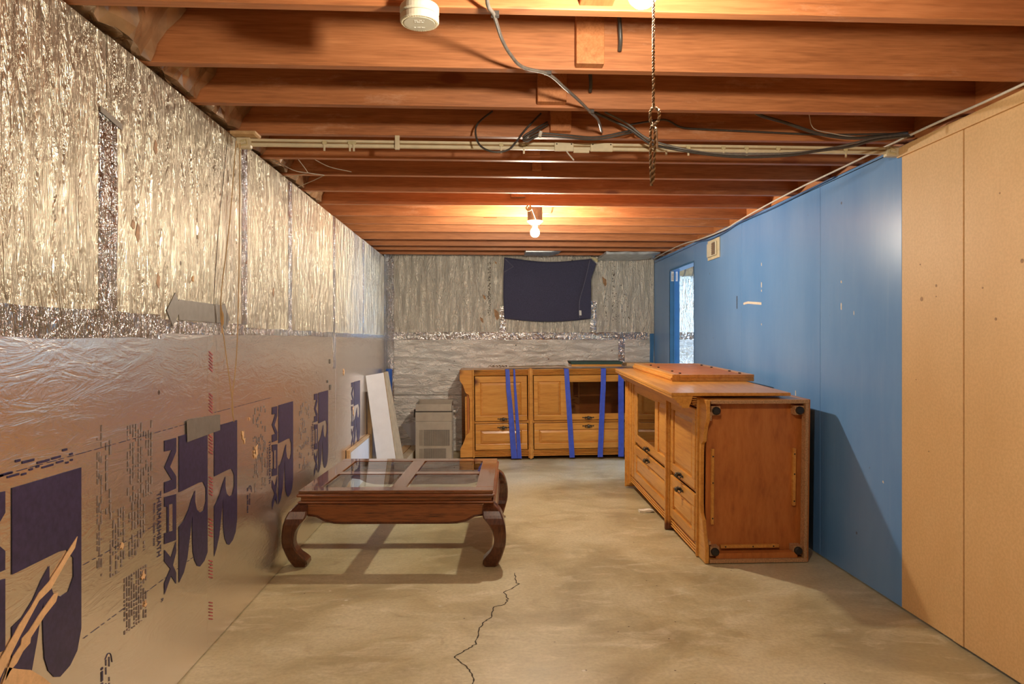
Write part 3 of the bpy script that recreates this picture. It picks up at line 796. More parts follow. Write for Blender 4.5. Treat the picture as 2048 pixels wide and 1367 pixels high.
# ================================================================== CABINETS lying on their sides
def make_cabinet(name, label, loc, rot, mirrored, pine):
    root = thing(name, label, 'cabinet', loc, rot)
    T = (lambda l, d, z: (d, l, z)) if mirrored else (lambda l, d, z: (l, d, z))
    def part(mb, nm, mat, parent=None, bevel=0.0, smooth=False):
        return mb.map(T).build(nm, mat, parent or root, False, bevel=bevel, smooth=smooth)
    D, W, LN = .565, .895, 1.98
    # carcass: two sides, back, bottom, top
    part(MB().box(.012, LN, .022, D, W - .02, W), 'side_panel', pine)
    part(MB().box(.012, LN, .022, D, 0, .022), 'side_panel', pine)
    part(MB().box(.012, LN, D + .0005, D + .012, .0, W), 'back_panel', M['ply'])
    part(MB().box(.075, .095, .023, D - .001, .0225, W - .0205), 'bottom_panel', M['ply'])
    part(MB().box(LN - .02, LN - .001, .023, D - .001, .0225, W - .0205), 'top_panel', pine)
    part(MB().box(.72, .74, .06, D - .001, .0225, W - .0205), 'shelf', M['inner'])
    part(MB().box(1.10, 1.115, .06, D - .001, .38, W - .0205), 'shelf', M['inner'])
    part(MB().box(.1, LN - .03, .06, D - .001, .355, .375), 'divider', M['inner'])
    part(MB().box(.1, LN - .03, D - .02, D - .004, .023, W - .021), 'inner_back', M['inner'])
    # base end: chipboard edges, cleats with screws, corner blocks with glides
    part(MB().box(.0, .0118, .022, D, W - .020, W - .002), 'chipboard_edge', M['chip'])
    part(MB().box(.0, .0118, .022, D, .002, .022), 'chipboard_edge', M['chip'])
    part(MB().box(.0, .05, D - .018, D - .001, .023, W - .021), 'chipboard_edge', M['chip'])
    part(MB().box(.012, .06, .06, D - .05, .023, .052), 'base_rail', M['ply'])
    for c, (d0, d1, z0, z1) in {'bottom': (.10, .43, .066, .084), 'back': (D - .062, D - .045, .30, .62), 'front': (.0445, .060, .20, .62)}.items():
        cl = part(MB().box(.052, .0748, d0, d1, z0, z1), 'cleat', pine, bevel=.002)
        for k in range(3):
            t = (.08, .55, .9)[k]
            if c == 'bottom': q = (d0 + (d1 - d0) * t, (z0 + z1) / 2)
            else: q = ((d0 + d1) / 2, z0 + (z1 - z0) * t)
            mb = MB().lathe([(.0045, 0), (.0045, -.0015)], 0, 0, 0, 8).map(lambda x, y, z: (.052 + z, q[0] + x, q[1] + y))
            part(mb, 'screw', M['black'], cl)
    for d_, z_ in ((.055, W - .06), (D - .045, W - .06), (.055, .06), (D - .045, .06)):
        bl = part(MB().box(.02, .0745, d_ - .025, d_ + .025, z_ - .025, z_ + .025), 'corner_block', M['chip'])
        mb = MB().lathe([(.022, 0), (.022, -.012), (.016, -.020), (.008, -.020)], 0, 0, 0, 18).map(lambda x, y, z: (.0195 + z, d_ + x, z_ + y))
        part(mb, 'glide_foot', M['black'], bl, smooth=False)
    # scalloped skirt (foot at each end of its width)
    sk = [(0, W), (0, W - .10), (.012, W - .125), (.032, W - .15), (.045, W - .19), (.060, W - .235), (.092, W - .255), (.100, W - .30), (.100, .30), (.092, .255), (.060, .225), (.045, .18), (.020, .12), (.006, .10), (0, .08), (0, 0), (.130, 0), (.130, W)]
    part(MB().prism(sk, lambda u, v, w: (u, w, v), -.004, .018), 'scalloped_skirt', pine, bevel=.003)
    for z0, z1 in ((.10, .119), (.781, .83)):
        part(MB().box(.012, .0745, .0185, .030, z0, z1), 'skirt_block', M['chip'])
    part(MB().box(.131, .148, -.016, .02, -.004, W + .004), 'base_bead', pine, bevel=.005)
    # fluted stiles
    def fluted(l0, l1, z0, z1, n=4):
        mb = MB().box(l0, l1, .007, .0225, z0, z1)
        st = (z1 - z0) / n
        for k in range(n):
            zc = z0 + st * (k + .5)
            pf = [(zc - st * .40, .0075), (zc - st * .34, -.006), (zc, -.012), (zc + st * .34, -.006), (zc + st * .40, .0075)]
            mb.prism(pf, lambda u, v, w: (w, v, u), l0, l1)
        part(mb, 'fluted_stile', pine)
    for l0, l1 in ((.1485, .699), (.751, LN)):
        fluted(l0, l1, W - .062, W - .001)
        fluted(l0, l1, .002, .07)
    part(MB().box(.1485, LN, 0.001, .0225, .344, .368), 'mid_rail', pine, bevel=.002)
    # waist and crown mouldings
    part(MB().box(.700, .712, -.028, .02, -.012, W + .006).box(.712, .738, -.045, .02, -.020, W + .012).box(.738, .750, -.030, .02, -.012, W + .006), 'waist_moulding', pine, bevel=.004)
    part(MB().box(LN + .0005, LN + .022, -.022, D, -.012, W + .004).box(LN + .022, LN + .05, -.040, D, -.03, W + .004).box(LN + .05, LN + .062, -.050, D, -.045, W + .004), 'crown_moulding', pine, bevel=.004)
    # doors and drawers
    def raised(nm, l0, l1, z0, z1, panels, glassbay=None):
        mb = MB()
        f0, f1 = -.020, -.002
        # stiles and rails around the openings
        ops = sorted(list(panels) + ([glassbay] if glassbay else []))
        zs0, zs1 = ops[0][2], ops[0][3]
        mb.box(l0, l1, f0, f1, z0, zs0).box(l0, l1, f0, f1, zs1, z1)
        prev = l0
        for a, b, c, d in ops:
            mb.box(prev, a, f0, f1, zs0, zs1)
            prev = b
        mb.box(prev, l1, f0, f1, zs0, zs1)
        dr = part(mb, nm, pine, bevel=.0035)
        for a, b, c, d in panels:
            g = .004; e = .028
            q = MB().add([(a - g, -.0035, c - g), (b + g, -.0035, c - g), (b + g, -.0035, d + g), (a - g, -.0035, d + g),
                          (a + e, -.017, c + e), (b - e, -.017, c + e), (b - e, -.017, d - e), (a + e, -.017, d - e),
                          (a - g, -.002, c - g), (b + g, -.002, c - g), (b + g, -.002, d + g), (a - g, -.002, d + g)],
                         [(0, 1, 5, 4), (1, 2, 6, 5), (2, 3, 7, 6), (3, 0, 4, 7), (4, 5, 6, 7), (8, 9, 1, 0), (9, 10, 2, 1), (10, 11, 3, 2), (11, 8, 0, 3), (11, 10, 9, 8)])
            part(q, 'raised_panel', pine, dr)
        if glassbay:
            a, b, c, d = glassbay
            part(MB().box(a - .003, b + .003, -.013, -.009, c - .003, d + .003), 'glass_pane', M['cab_glass'], dr)
            bd = MB()
            for (p, q, r, s_) in ((a, b, c, c + .008), (a, b, d - .008, d), (a, a + .008, c, d), (b - .008, b, c, d)):
                bd.box(p, q, -.019, -.0135, r, s_)
            part(bd, 'glazing_bead', pine, dr)
        return dr
    def handle(parent, l, z):
        mb = MB()
        pl = [(-.062, 0), (-.056, .008), (-.046, .003), (-.036, .004), (-.026, .010), (-.016, .005), (-.008, .012), (.008, .012), (.016, .005), (.026, .010), (.036, .004), (.046, .003), (.056, .008), (.062, 0)]
        outline = pl + [(u, -v) for u, v in reversed(pl[1:-1])]
        mb.prism([(l + u, z + v) for u, v in outline], lambda u, v, w: (u, w, v), -.024, -.0205)
        hd = part(mb, 'handle', M['bronze'], parent)
        part(MB().lathe([(.006, 0), (.006, -.012), (.015, -.018), (.017, -.024), (.011, -.031), (.004, -.033)], 0, 0, 0, 14).map(lambda x, y, q: (l + x, -.0245 + q, z + y)), 'knob', M['bronze'], hd, smooth=True)
        part(MB().tube(catmull([(l - .036, -.026, z), (l - .034, -.032, z - .012), (l - .015, -.033, z - .018), (l, -.033, z - .019), (l + .015, -.033, z - .018), (l + .034, -.032, z - .012), (l + .036, -.026, z)], 3), .0028, 6), 'bail', M['bronze'], hd, smooth=True)
    d1 = raised('door', .157, .690, .371, W - .066, [(.21, .630, .425, W - .13)])
    d2 = raised('drawer', .157, .690, .076, .341, [(.21, .630, .135, .272)])
    d3 = raised('glazed_door', .759, 1.79, .371, W - .066, [(.80, 1.035, .425, W - .125)], (1.115, 1.72, .425, W - .125))
    d4 = raised('drawer', .759, 1.79, .076, .341, [(.81, 1.74, .135, .272)])
    # handles carry their door
    for l, z, p in ((.445, .392, d1), (.443, .305, d2), (1.318, .394, d3), (1.318, .308, d4)):
        handle(p, l, z)
    # reeded frieze next to the crown
    part(MB().box(1.80, LN, .001, .0225, .0705, W - .0625), 'frieze', pine)
    for k, l in enumerate((1.815, 1.86, 1.905, 1.95)):
        part(MB().box(l, l + .022, -.018 - .004 * (k % 2), .0008, .072, W - .064), 'frieze_reed', pine, bevel=.005)
    return root, part

cabA, partA = make_cabinet('display_cabinet', 'amber pine display cabinet lying on its side along the blue wall, base end showing', (1.196, 3.85, .003), (math.radians(1.55), 0, 0), True, M['pine_y'])
cabB, partB = make_cabinet('display_cabinet', 'honey pine display cabinet lying on its side by the foil wall, strapped with blue tape', (-.268, 7.345, .024), (0, math.radians(-.55), 0), False, M['pine_x'])
# blue tape over the far cabinet's doors
def tape_strip(a0, a1, b0, b1, top=.8975, bot=-.012, n=14, seed=0):
    def fn(u, v, d):
        z = bot + (top - bot) * v
        t = 1 - v
        l0, l1 = a0 + (b0 - a0) * t, a1 + (b1 - a1) * t
        w = .0035 * noise.noise(Vector((z * 7, u * 2.5, seed)))
        return (l0 + (l1 - l0) * u + .004 * noise.noise(Vector((z * 5, seed, 2))), -.047 - .0025 * math.sin(math.pi * v) + w + d, z)
    mb = MB()
    mb.grid(lambda u, v: fn(u, v, 0), 4, n)
    k = len(mb.v)
    g = MB().grid(lambda u, v: fn(u, v, .0012), 4, n)
    mb.add(g.v, g.f)
    W = 5
    rim = [i for i in range(W)] + [j * W + 4 for j in range(1, n + 1)] + [n * W + i for i in range(3, -1, -1)] + [j * W for j in range(n - 1, 0, -1)]
    mb.f += [(rim[i], rim[(i + 1) % len(rim)], rim[(i + 1) % len(rim)] + k, rim[i] + k) for i in range(len(rim))]
    # fold onto the upper side
    mb.box(a0, a1, -.047, .12, top - .001, top + .0005)
    partB(mb, 'blue_tape_strip', M['bluetape'], smooth=False)
tape_strip(.466, .508, .522, .582, seed=1)
tape_strip(.548, .566, .583, .628, seed=5)
tape_strip(1.070, 1.118, 1.118, 1.172, seed=2)
tape_strip(1.454, 1.505, 1.408, 1.462, seed=3)
tape_strip(1.630, 1.688, 1.622, 1.680, seed=4)

# ---- long cornice board resting on the near cabinet
tl = math.radians(1.62)
cornice = thing('cornice_board', 'long pine shelf board with crown moulding laid on the amber pine cabinet', 'board', (1.019, 3.90, .9085), (tl, 0, math.radians(-1.5)))
LB = 2.02
MB().box(0, .665, 0, LB, .006, .024).build('shelf_board', M['pine_y'], cornice, False, bevel=.003)
# crown: stepped profile under the front edge
cp = [(.002, .0055), (.002, -.006), (.014, -.006), (.016, -.016), (.028, -.018), (.030, -.030), (.044, -.034), (.046, -.046), (.056, -.048), (.058, -.060), (.100, -.060), (.100, -.050), (.112, -.020), (.118, .0055)]
MB().prism(cp, lambda u, v, w: (u, w, v), .0, LB).build('crown_moulding', M['pine_y'], cornice, False, bevel=.0015)
for k in range(4):
    MB().box(.118 + .0005, .140, .004, .012, -.004 - .012 * k, .000 - .012 * k).build('reed', M['pine_y'], cornice, False)
# bearers so that the board rests on the cabinet side
MB().box(.20, .64, .10, .14, -.006, .0058).box(.20, .64, 1.86, 1.90, -.006, .0058).build('bearer', M['pine_y'], cornice, False)

# ---- framed cupboard top lying on the cornice board
ctop = thing('cupboard_top', 'framed amber wood cupboard top with two panels, lying on the cornice board', 'panel', (1.212, 4.62, .9535), (tl, 0, math.radians(0.0)))
prof = [(.0, .0), (.0, .006), (-.010, .014), (-.010, .022), (.002, .030), (.0, .040), (.012, .046), (.05, .046), (.05, 0)]
MB().prism(prof, lambda u, v, w: (u, w, v), 0, 1.22).build('front_moulding', M['pine_y'], ctop, False)
MB().box(.0505, .545, 0, .022, 0, .022).box(.0505, .545, .0, .030, .0225, .045).build('end_rail', M['pine_y'], ctop, False, bevel=.002)
MB().box(.0505, .545, 1.19, 1.22, 0, .045).build('end_rail', M['pine_y'], ctop, False, bevel=.002)
MB().box(.495, .545, .0305, 1.1895, 0, .045).build('back_rail', M['pine_y'], ctop, False, bevel=.002)
MB().box(.051, .4945, .0305, .604, .02, .0435).build('panel', M['ply'], ctop, False, bevel=.002)
MB().box(.051, .4945, .608, 1.189, .02, .0435).build('panel', M['ply'], ctop, False, bevel=.002)
for y in (.10, .30, .70, .95):
    for x in (.075, .48):
        MB().box(x, x + .012, y, y + .02, .0437, .050).build('bracket', M['black'], ctop, False)

# ---- things on the far cabinet
base = .9445
paper = MB()
rg = random.Random(4)
for k in range(4):
    x = .02 + k * .045
    paper.grid(lambda u, v: (x + .06 * u + .01 * noise.noise(Vector((u * 3, v * 3, k))), 7.35 + .10 * v, base + .004 + .022 * abs(math.sin(u * 5 + k * 1.3 + v)) * (1 - .5 * v)), 6, 4)
o = paper.build('crumpled_paper', M['brown_paper'], origin=(.11, 7.4, base))
md = o.modifiers.new('thickness', 'SOLIDIFY'); md.thickness = .0015
tag(o, 'crumpled brown paper scrap on top of the honey pine cabinet', 'paper')
mb = MB().grid(lambda u, v: (.235 + .60 * u, 7.36 + .3 * v, base + .007 + .006 * u + .004 * noise.noise(Vector((u * 7, v * 2, 1)))), 24, 4)
o = mb.build('cardboard_sheet', M['brown_paper'], origin=(.53, 7.5, base))
md = o.modifiers.new('thickness', 'SOLIDIFY'); md.thickness = .004
tag(o, 'flat torn brown cardboard sheet on the honey pine cabinet', 'cardboard')
tray = thing('felt_lined_box', 'shallow pine box with dark green felt base on the honey pine cabinet', 'box', (1.13, 7.5, .955))
MB().box(.875, 1.395, 7.33, 7.62, .955, .9775).build('box_body', M['pine_x'], tray, bevel=.003)
MB().hexa([(.875, 7.325, .9775), (1.395, 7.325, .9775), (1.395, 7.60, .9775), (.875, 7.60, .9775), (.862, 7.32, 1.004), (1.408, 7.32, 1.004), (1.408, 7.61, 1.010), (.862, 7.61, 1.010)]).build('felt_base', M['green'], tray, bevel=.002)
o = MB().box(1.45, 1.74, 7.34, 7.60, .956, .990).build('pine_offcut', M['rawpine'], origin=(1.6, 7.47, .956), bevel=.003)
tag(o, 'small flat pine offcut beside the green felt box', 'wood')

# ================================================================== OLD HEATER, BOARDS IN THE CORNER
ht = thing('wall_heater', 'old beige metal wall heater with two louvred grilles standing by the foil wall', 'heater', (-.535, 7.5, 0))
hx0, hx1, hy0, hy1 = -.722, -.350, 7.30, 7.62
MB().box(hx0, hx1, hy0, hy1, .0, .40).build('lower_case', M['heater'], ht, bevel=.006)
MB().box(hx0, hx1, hy0, hy1, .4005, .495).build('upper_case', M['heater'], ht, bevel=.004)
col = MB()
col.box(hx0 + .004, hx1 - .004, hy0 + .002, hy0 + .008, .4955, .575).box(hx0 + .004, hx1 - .004, hy1 - .01, hy1 - .004, .4955, .60).box(hx0 + .004, hx0 + .010, hy0 + .0085, hy1 - .0105, .4955, .585).box(hx1 - .010, hx1 - .004, hy0 + .0085, hy1 - .0105, .4955, .585)
col.build('open_collar', M['heater'], ht)
MB().box(hx0 + .02, hx1 - .02, hy0 + .02, hy1 - .02, .4955, .50).build('collar_floor', M['slot_shade'], ht)
MB().box(hx0 - .004, hx1 + .004, hy0 - .004, hy0 + .0, .497, .505).build('rim_strip', M['dark'], ht)
MB().box(hx1 + .0005, hx1 + .012, hy0, hy0 + .02, .0, .56).build('corner_strip', M['steel'], ht, bevel=.002)
MB().tube([(hx1 + .014, hy0 + .06, .46), (hx1 + .05, hy0 + .05, .50), (hx1 + .075, hy0 + .05, .545)], .006, 8).build('latch_arm', M['steel'], ht)
MB().tube([(hx1 + .012, hy0 + .04, .50), (hx1 + .035, hy0 + .04, .50)], .022, 14).build('latch_knob', M['steel'], ht)
MB().box(hx0 - .018, hx0 - .0005, hy0 + .02, hy0 + .06, .44, .52).build('side_bracket', M['dark'], ht)
for z0, z1, x0, x1 in ((.155, .315, hx0 + .085, hx1 - .025), (.02, .125, hx0 + .085, hx1 - .06)):
    g = MB().box(x0, x1, hy0 - .0035, hy0 - .0005, z0, z1).build('grille', M['slot_shade'], ht)  # dark sheet on the case front, painted shade behind the bars
    mb = MB()
    k = 0
    x = x0 + .004
    while x < x1 - .004:
        mb.box(x, x + .0030, hy0 - .0075, hy0 - .0036, z0 + .002, z1 - .002)
        x += .0095
    mb.build('grille_bars', M['heater'], g)
    mb = MB()
    x = x0 - .042
    while x < x0 - .006:
        mb.box(x, x + .003, hy0 - .002, hy0 - .0005, z0, z1)
        x += .009
    mb.build('louvre_slots', M['slot_shade'], ht)

def leaning(name, label, cat, b0, b1, t0, t1, th, mat, edge_mat=None):
    """board from a bottom edge b0-b1 to a top edge t0-t1, thickness vector th"""
    th = Vector(th)
    P = [Vector(p) for p in (b0, b1, t1, t0)]
    o_ = ((P[0] + P[1]) / 2)
    mb = MB().hexa([P[0], P[1], P[1] + th, P[0] + th, P[3], P[2], P[2] + th, P[3] + th])
    o = mb.build(name, mat, origin=tuple(o_), bevel=.002)
    return tag(o, label, cat)
leaning('shelf_board', 'long white laminate shelf board leaning in the corner against the foil wall', 'board', (-.980, 6.57, .002), (-.815, 6.62, .002), (-1.088, 6.50, .905), (-.935, 6.55, .930), (-.004, .016, 0), M['white'])
leaning('plank', 'tan plank leaning behind the white laminate board in the corner', 'plank', (-.812, 6.64, .002), (-.780, 6.92, .002), (-.93, 6.575, .928), (-.915, 6.72, .935), (-.02, .002, 0), M['board_edge'])
sb = thing('laminate_panel', 'low white laminate panel with raw tan edges standing along the foil wall', 'panel', (-1.08, 6.15, 0))
MB().box(-1.088, -1.070, 5.66, 6.62, .002, .345).build('panel_core', M['board_edge'], sb)
MB().box(-1.0698, -1.068, 5.70, 6.60, .002, .338).build('laminate_face', M['white'], sb)
MB().box(-1.092, -1.064, 5.66, 6.62, .3455, .365).build('edge_strip', M['rawpine'], sb, bevel=.002)
MB().box(-1.092, -1.064, 5.635, 5.6595, .002, .365).build('edge_strip', M['rawpine'], sb, bevel=.002)
MB().box(-1.092, -1.050, 6.6205, 6.66, .002, .75).build('end_batten', M['board_edge'], sb, bevel=.002)
for k, (x0, x1, z0) in enumerate(((-.945, -.865, .001), (-.855, -.775, .001))):
    o = MB().hexa([(x0, 6.95, z0), (x1, 6.95, z0), (x1 + .06, 7.72, z0), (x0 + .06, 7.72, z0), (x0, 6.95, z0 + .075), (x1, 6.95, z0 + .075), (x1 + .06, 7.72, z0 + .10), (x0 + .06, 7.72, z0 + .10)]).build('timber_offcut', M['board_edge'] if k else M['rawpine'], origin=((x0 + x1) / 2 + .03, 7.3, z0), bevel=.002)
    tag(o, ['raw pine timber offcut lying beside the leaning plank', 'tan timber offcut lying next to the old heater'][k], 'timber')
o = MB().lathe([(.03, 0), (.034, .002), (.034, .30), (.03, .302)], -1.035, 7.66, .62, 16).box(-1.07, -1.0, 7.63, 7.69, 0.0, .62).build('wrapped_roll', M['bluewrap'], origin=(-1.035, 7.66, 0))
tag(o, 'blue wrapped roll standing in the far corner', 'roll')

# ================================================================== TOWEL
tw = thing('towel', 'navy blue towel pinned over the foil on the far wall', 'towel', (.68, 7.90, 1.45))
def tfn(u, v):
    top = 2.140 - .040 * math.sin(math.pi * u) ** 1.2 - .012 * u
    bot = 1.464 - .034 * math.sin(math.pi * u)
    x = .196 + (.965 - .004 * v) * u - .012 * math.sin(math.pi * v) * (1 - u)
    z = top + (bot - top) * v
    y = 7.893 - .020 * math.sin(math.pi * u) * math.sin(math.pi * min(1, v * 1.1)) - .010 * noise.noise(Vector((u * 3 - v * 2, v * 2 + u, 0))) - .012 * math.exp(-((u - .5) ** 2 * 30)) * v
    y -= .008 * math.exp(-((u - .28 - .2 * v) / .04) ** 2) * v + .008 * math.exp(-((u - .78 + .25 * v) / .04) ** 2) * v
    return (x, y, z)
mb = MB().grid(tfn, 40, 28)
o = mb.build('cloth', M['towel'], tw, smooth=True)
md = o.modifiers.new('thickness', 'SOLIDIFY'); md.thickness = .006
fl = [(1.145, 2.130), (1.214, 2.073), (1.152, 1.894), (1.155, 1.60), (1.152, 1.465), (1.029, 1.465), (1.023, 1.532), (1.029, 1.671), (1.068, 1.81), (1.105, 1.95)]
MB().prism(fl, lambda u, v, w: (u, 7.872 - .012 * w - .008 * (1.15 - u) * 5, v), 0, 1).build('folded_edge', M['towel'], tw, bevel=.004)
MB().tube(catmull([(1.145, 2.128, 0), (1.105, 1.95, 0), (1.068, 1.81, 0), (1.029, 1.671, 0), (1.023, 1.532, 0), (1.029, 1.468, 0)], 5), .004, 6).map(lambda u, v, w: (u, 7.858 - .04 * (1.15 - u) + w, v)).build('piping', M['towel_hem'], tw, smooth=True)
MB().tube([(.205, 2.12, 0), (.295, 2.035, 0), (.195, 1.975, 0)], .004, 6).map(lambda u, v, w: (u, 7.866 + w, v)).build('piping', M['towel_hem'], tw)
MB().prism([(1.02, 1.555), (1.045, 1.553), (1.047, 1.500), (1.022, 1.500)], lambda u, v, w: (u, 7.846 - .003 * w, v), 0, 1).build('care_label', M['paper'], tw)
MB().prism([(.205, 2.12), (.295, 2.035), (.195, 1.975)], lambda u, v, w: (u, 7.872 - .004 * w, v), 0, 1).build('corner_fold', M['towel'], tw, bevel=.001)
MB().prism([(1.150, 2.150), (1.235, 2.120), (1.225, 2.085), (1.205, 2.095), (1.165, 2.128)], lambda u, v, w: (u, 7.858 - .003 * w, v), 0, 1).build('masking_tape', M['masking'], tw)

# ================================================================== LAMPS
def lamp(name, label, x, y, zbulb, zdisc, strength, col):
    root = thing(name, label, 'lamp', (x, y, zdisc))
    MB().lathe([(.050, .0005), (.052, .045), (.048, zj(y) - zdisc + .12)], x, y, zdisc + .001, 20).build('junction_box', M['cable_grey'], root)
    MB().lathe([(.022, -.028), (.030, -.026), (.055, -.004), (.057, .0)], x, y, zdisc, 28).build('lampholder', M['porcelain'], root, smooth=True)
    MB().lathe([(.0145, -.046), (.019, -.045), (.020, -.0285)], x, y, zdisc, 20).build('socket', M['brass'], root, smooth=True)
    d = zdisc - .0465 - zbulb
    prof = [(.012, d), (.014, d * .78), (.020, .028), (.027, .018), (.031, .004), (.0305, -.008), (.026, -.019), (.018, -.027), (.008, -.0305), (.001, -.031)]
    MB().lathe(prof, x, y, zbulb, 14).build('bulb', glow(name + '_glow', col, strength), root, smooth=True)
    return root
lampA = lamp('ceiling_lamp', 'bare bulb lamp with a hanging twisted pull rope', .327, 1.486, 1.950, 2.035, BULB_NEAR, BULB_COL)
lampB = lamp('ceiling_lamp', 'bare bulb in a white porcelain holder near the navy towel wall', .335, 4.94, 1.968, 2.050, BULB_FAR, BULB_COL)
# twisted rope of the near lamp
def rope(path, r, parent, name, turns=260):
    path = [Vector(p) for p in path]
    for s in range(2):
        pts = []
        acc = 0
        for i in range(len(path) - 1):
            n = max(2, int((path[i + 1] - path[i]).length / .0016))
            for k in range(n):
                p = path[i].lerp(path[i + 1], k / n)
                acc += (path[i + 1] - path[i]).length / n
                a = acc * turns * 2 * math.pi / 1.2 + s * math.pi
                t = (path[i + 1] - path[i]).normalized()
                e1 = t.cross(Vector((0, 1, 0)))
                if e1.length < .1: e1 = t.cross(Vector((1, 0, 0)))
                e1.normalize(); e2 = t.cross(e1)
                pts.append(p + (e1 * math.cos(a) + e2 * math.sin(a)) * r * .5)
        MB().tube(pts, r * .56, 5).build(name, M['rope'] if s == 0 else M['rope_dark'], parent, smooth=True)
rx, ry = .343, 1.455
MB().tube([(rx - .004, ry + .012, 2.01), (rx, ry + .003, 1.99), (rx, ry, 1.96)], .0015, 6).build('pull_chain', M['brass'], lampA)
rope([(rx, ry, 1.962), (rx, ry, 1.70)], .0032, lampA, 'pull_rope', 100)
rope(catmull([(rx + .001, ry, 1.70), (rx + .010, ry - .003, 1.692), (rx + .010, ry - .004, 1.675), (rx + .001, ry - .003, 1.662), (rx - .005, ry, 1.655), (rx - .006, ry, 1.60), (rx - .004, ry, 1.537)], 5), .0032, lampA, 'pull_rope', 100)
rope(catmull([(rx - .001, ry, 1.70), (rx - .006, ry + .003, 1.69), (rx - .005, ry + .003, 1.67), (rx + .003, ry + .003, 1.658), (rx + .003, ry, 1.64), (rx + .002, ry, 1.59), (rx - .001, ry, 1.545)], 5), .0032, lampA, 'pull_rope', 100)
MB().tube([(rx + .008, ry + .004, 1.66), (rx + .009, ry + .004, 1.615)], .0016, 6).build('loose_strand', M['cable_white'], lampA)
# pull string of the far lamp, tied to a hook on the joist
MB().tube(catmull([(.30, 4.79, 2.115), (.31, 4.83, 2.10), (.345, 4.90, 2.035), (.36, 4.905, 2.02)], 4), .0018, 6).build('pull_string', M['cable_white'], lampB)
MB().tube(catmull([(.275, 4.772, 2.122), (.265, 4.765, 2.105), (.28, 4.762, 2.088), (.297, 4.765, 2.10), (.29, 4.772, 2.122)], 5), .006, 6).build('string_knot', M['string'], lampB, smooth=True)
MB().tube([(.385, 5.0, 2.11), (.43, 5.10, 2.13), (.47, 5.21, 2.15)], .004, 6).build('wire_stub', M['cable_white'], lampB)

# ================================================================== SMOKE DETECTOR
sd = thing('smoke_detector', 'round aged white smoke detector under a joist', 'smoke detector', (-.178, 1.915, 2.10))
MB().lathe([(.050, .0), (.052, -.004), (.052, -.018), (.047, -.022)], -.178, 1.915, 2.1085, 40).build('mount_ring', M['smoke'], sd, smooth=False)
MB().lathe([(.0465, .0), (.0515, -.004), (.0515, -.018), (.049, -.022)], -.178, 1.915, 2.086, 40).build('cover', M['smoke'], sd)
MB().lathe([(.0415, 0), (.041, -.0008)], -.178, 1.915, 2.0638, 36).build('face_disc', M['smoke_face'], sd)
for r, n in ((.0455, 44),):
    mb = MB()
    for k in range(n):
        a = 2 * math.pi * k / n
        mb.box(-.178 + r * math.cos(a) - .0012, -.178 + r * math.cos(a) + .0012, 1.915 + r * math.sin(a) - .0012, 1.915 + r * math.sin(a) + .0012, 2.0632, 2.0639)
    mb.build('vent_slots', M['cream'], sd)
for k, (w, y) in enumerate(((.030, 1.893), (.024, 1.903), (.034, 1.935))):
    mb = MB()
    n = int(w / .003)
    for j in range(n):
        if (j * 7 + k) % 4: mb.box(-.178 - w / 2 + j * .003, -.178 - w / 2 + j * .003 + .0022, y, y + .004, 2.0624, 2.0631)
    mb.build('moulded_text', M['porcelain'], sd)

# ================================================================== CURTAIN RAIL
rail = thing('curtain_rail', 'cream metal traverse curtain rail spanning the room under a joist', 'curtain rail', (0.39, 3.17, 2.085))
RY = 3.165
MB().box(-1.06, 1.845, RY - .008, RY + .012, 2.086, 2.098).build('rail_top', M['cream'], rail, bevel=.003)
MB().box(-1.06, 1.845, RY - .008, RY + .012, 2.066, 2.080).build('rail_bottom', M['cream'], rail, bevel=.003)
MB().box(-1.06, 1.845, RY, RY + .012, 2.0802, 2.0858).build('rail_slot', M['stain'], rail)
MB().tube([(-1.04, RY - .006, 2.083), (1.83, RY - .006, 2.083)], .0014, 6).build('draw_cord', M['string'], rail)
for x, s in ((-1.083, 1), (1.868, -1)):
    x0, x1 = sorted((x, x + s * .06))
    MB().prism([(x0, 2.055), (x1, 2.055), (x1 + .004 * s, 2.070), (x1, 2.100), (x0, 2.100)], lambda u, v, w: (u, RY - .016 + .030 * w, v), 0, 1).build('end_bracket', M['cream'], rail, bevel=.003)
    MB().tube([(x + s * .02, RY - .018, 2.082), (x + s * .045, RY - .018, 2.090), (x + s * .05, RY - .018, 2.07), (x + s * .02, RY - .018, 2.065)], .004, 6).build('pulley_hook', M['masking'], rail)
for x in (-.705, -.595, -.578, .01 + .055, .165, .80, .90, 1.06, 1.165, 1.31, 1.62):
    cr = MB().box(x - .009, x + .009, RY - .014, RY - .0085, 2.076, 2.090).build('glider', M['masking'], rail)
    MB().box(x - .004, x + .004, RY - .0145, RY - .0125, 2.046, 2.0758).build('glider_eye', M['cream'], cr)
for x0, x1, a in ((.30, .385, 1), (.46, .56, -1)):
    mc = MB().box(x0, x1, RY - .020, RY - .0085, 2.058, 2.096).build('master_carrier', M['cream'], rail, bevel=.003)
    for x in (x0 + .01, x1 - .01):
        MB().lathe([(.003, 0), (.003, -.002)], x, RY - .0202, 2.088, 8, 'y').build('rivet', M['dark'], mc)
MB().box(.385, .455, RY - .016, RY - .0085, 2.052, 2.066).build('carrier_arm', M['cream'], rail, bevel=.002)
MB().tube([(.35, RY - .024, 2.06), (.36, RY - .026, 2.045), (.385, RY - .028, 2.015)], .003, 6).build('cord_tail', M['cable_white'], rail)
MB().box(-.40, -.38, RY - .021, RY - .009, 2.055, 2.17).build('ceiling_bracket', M['cream'], rail, bevel=.002)
o = MB().prism([(-1.092, 2.101), (-.995, 2.101), (-.985, 2.106), (-.985, 2.115), (-.995, 2.115), (-1.092, 2.115)], lambda u, v, w: (u, 3.10 + .08 * w, v), 0, 1).build('wood_block', M['rawpine'], origin=(-1.04, 3.14, 2.10), bevel=.001)
tag(o, 'small raw pine block above the end of the curtain rail by the foil wall', 'block')
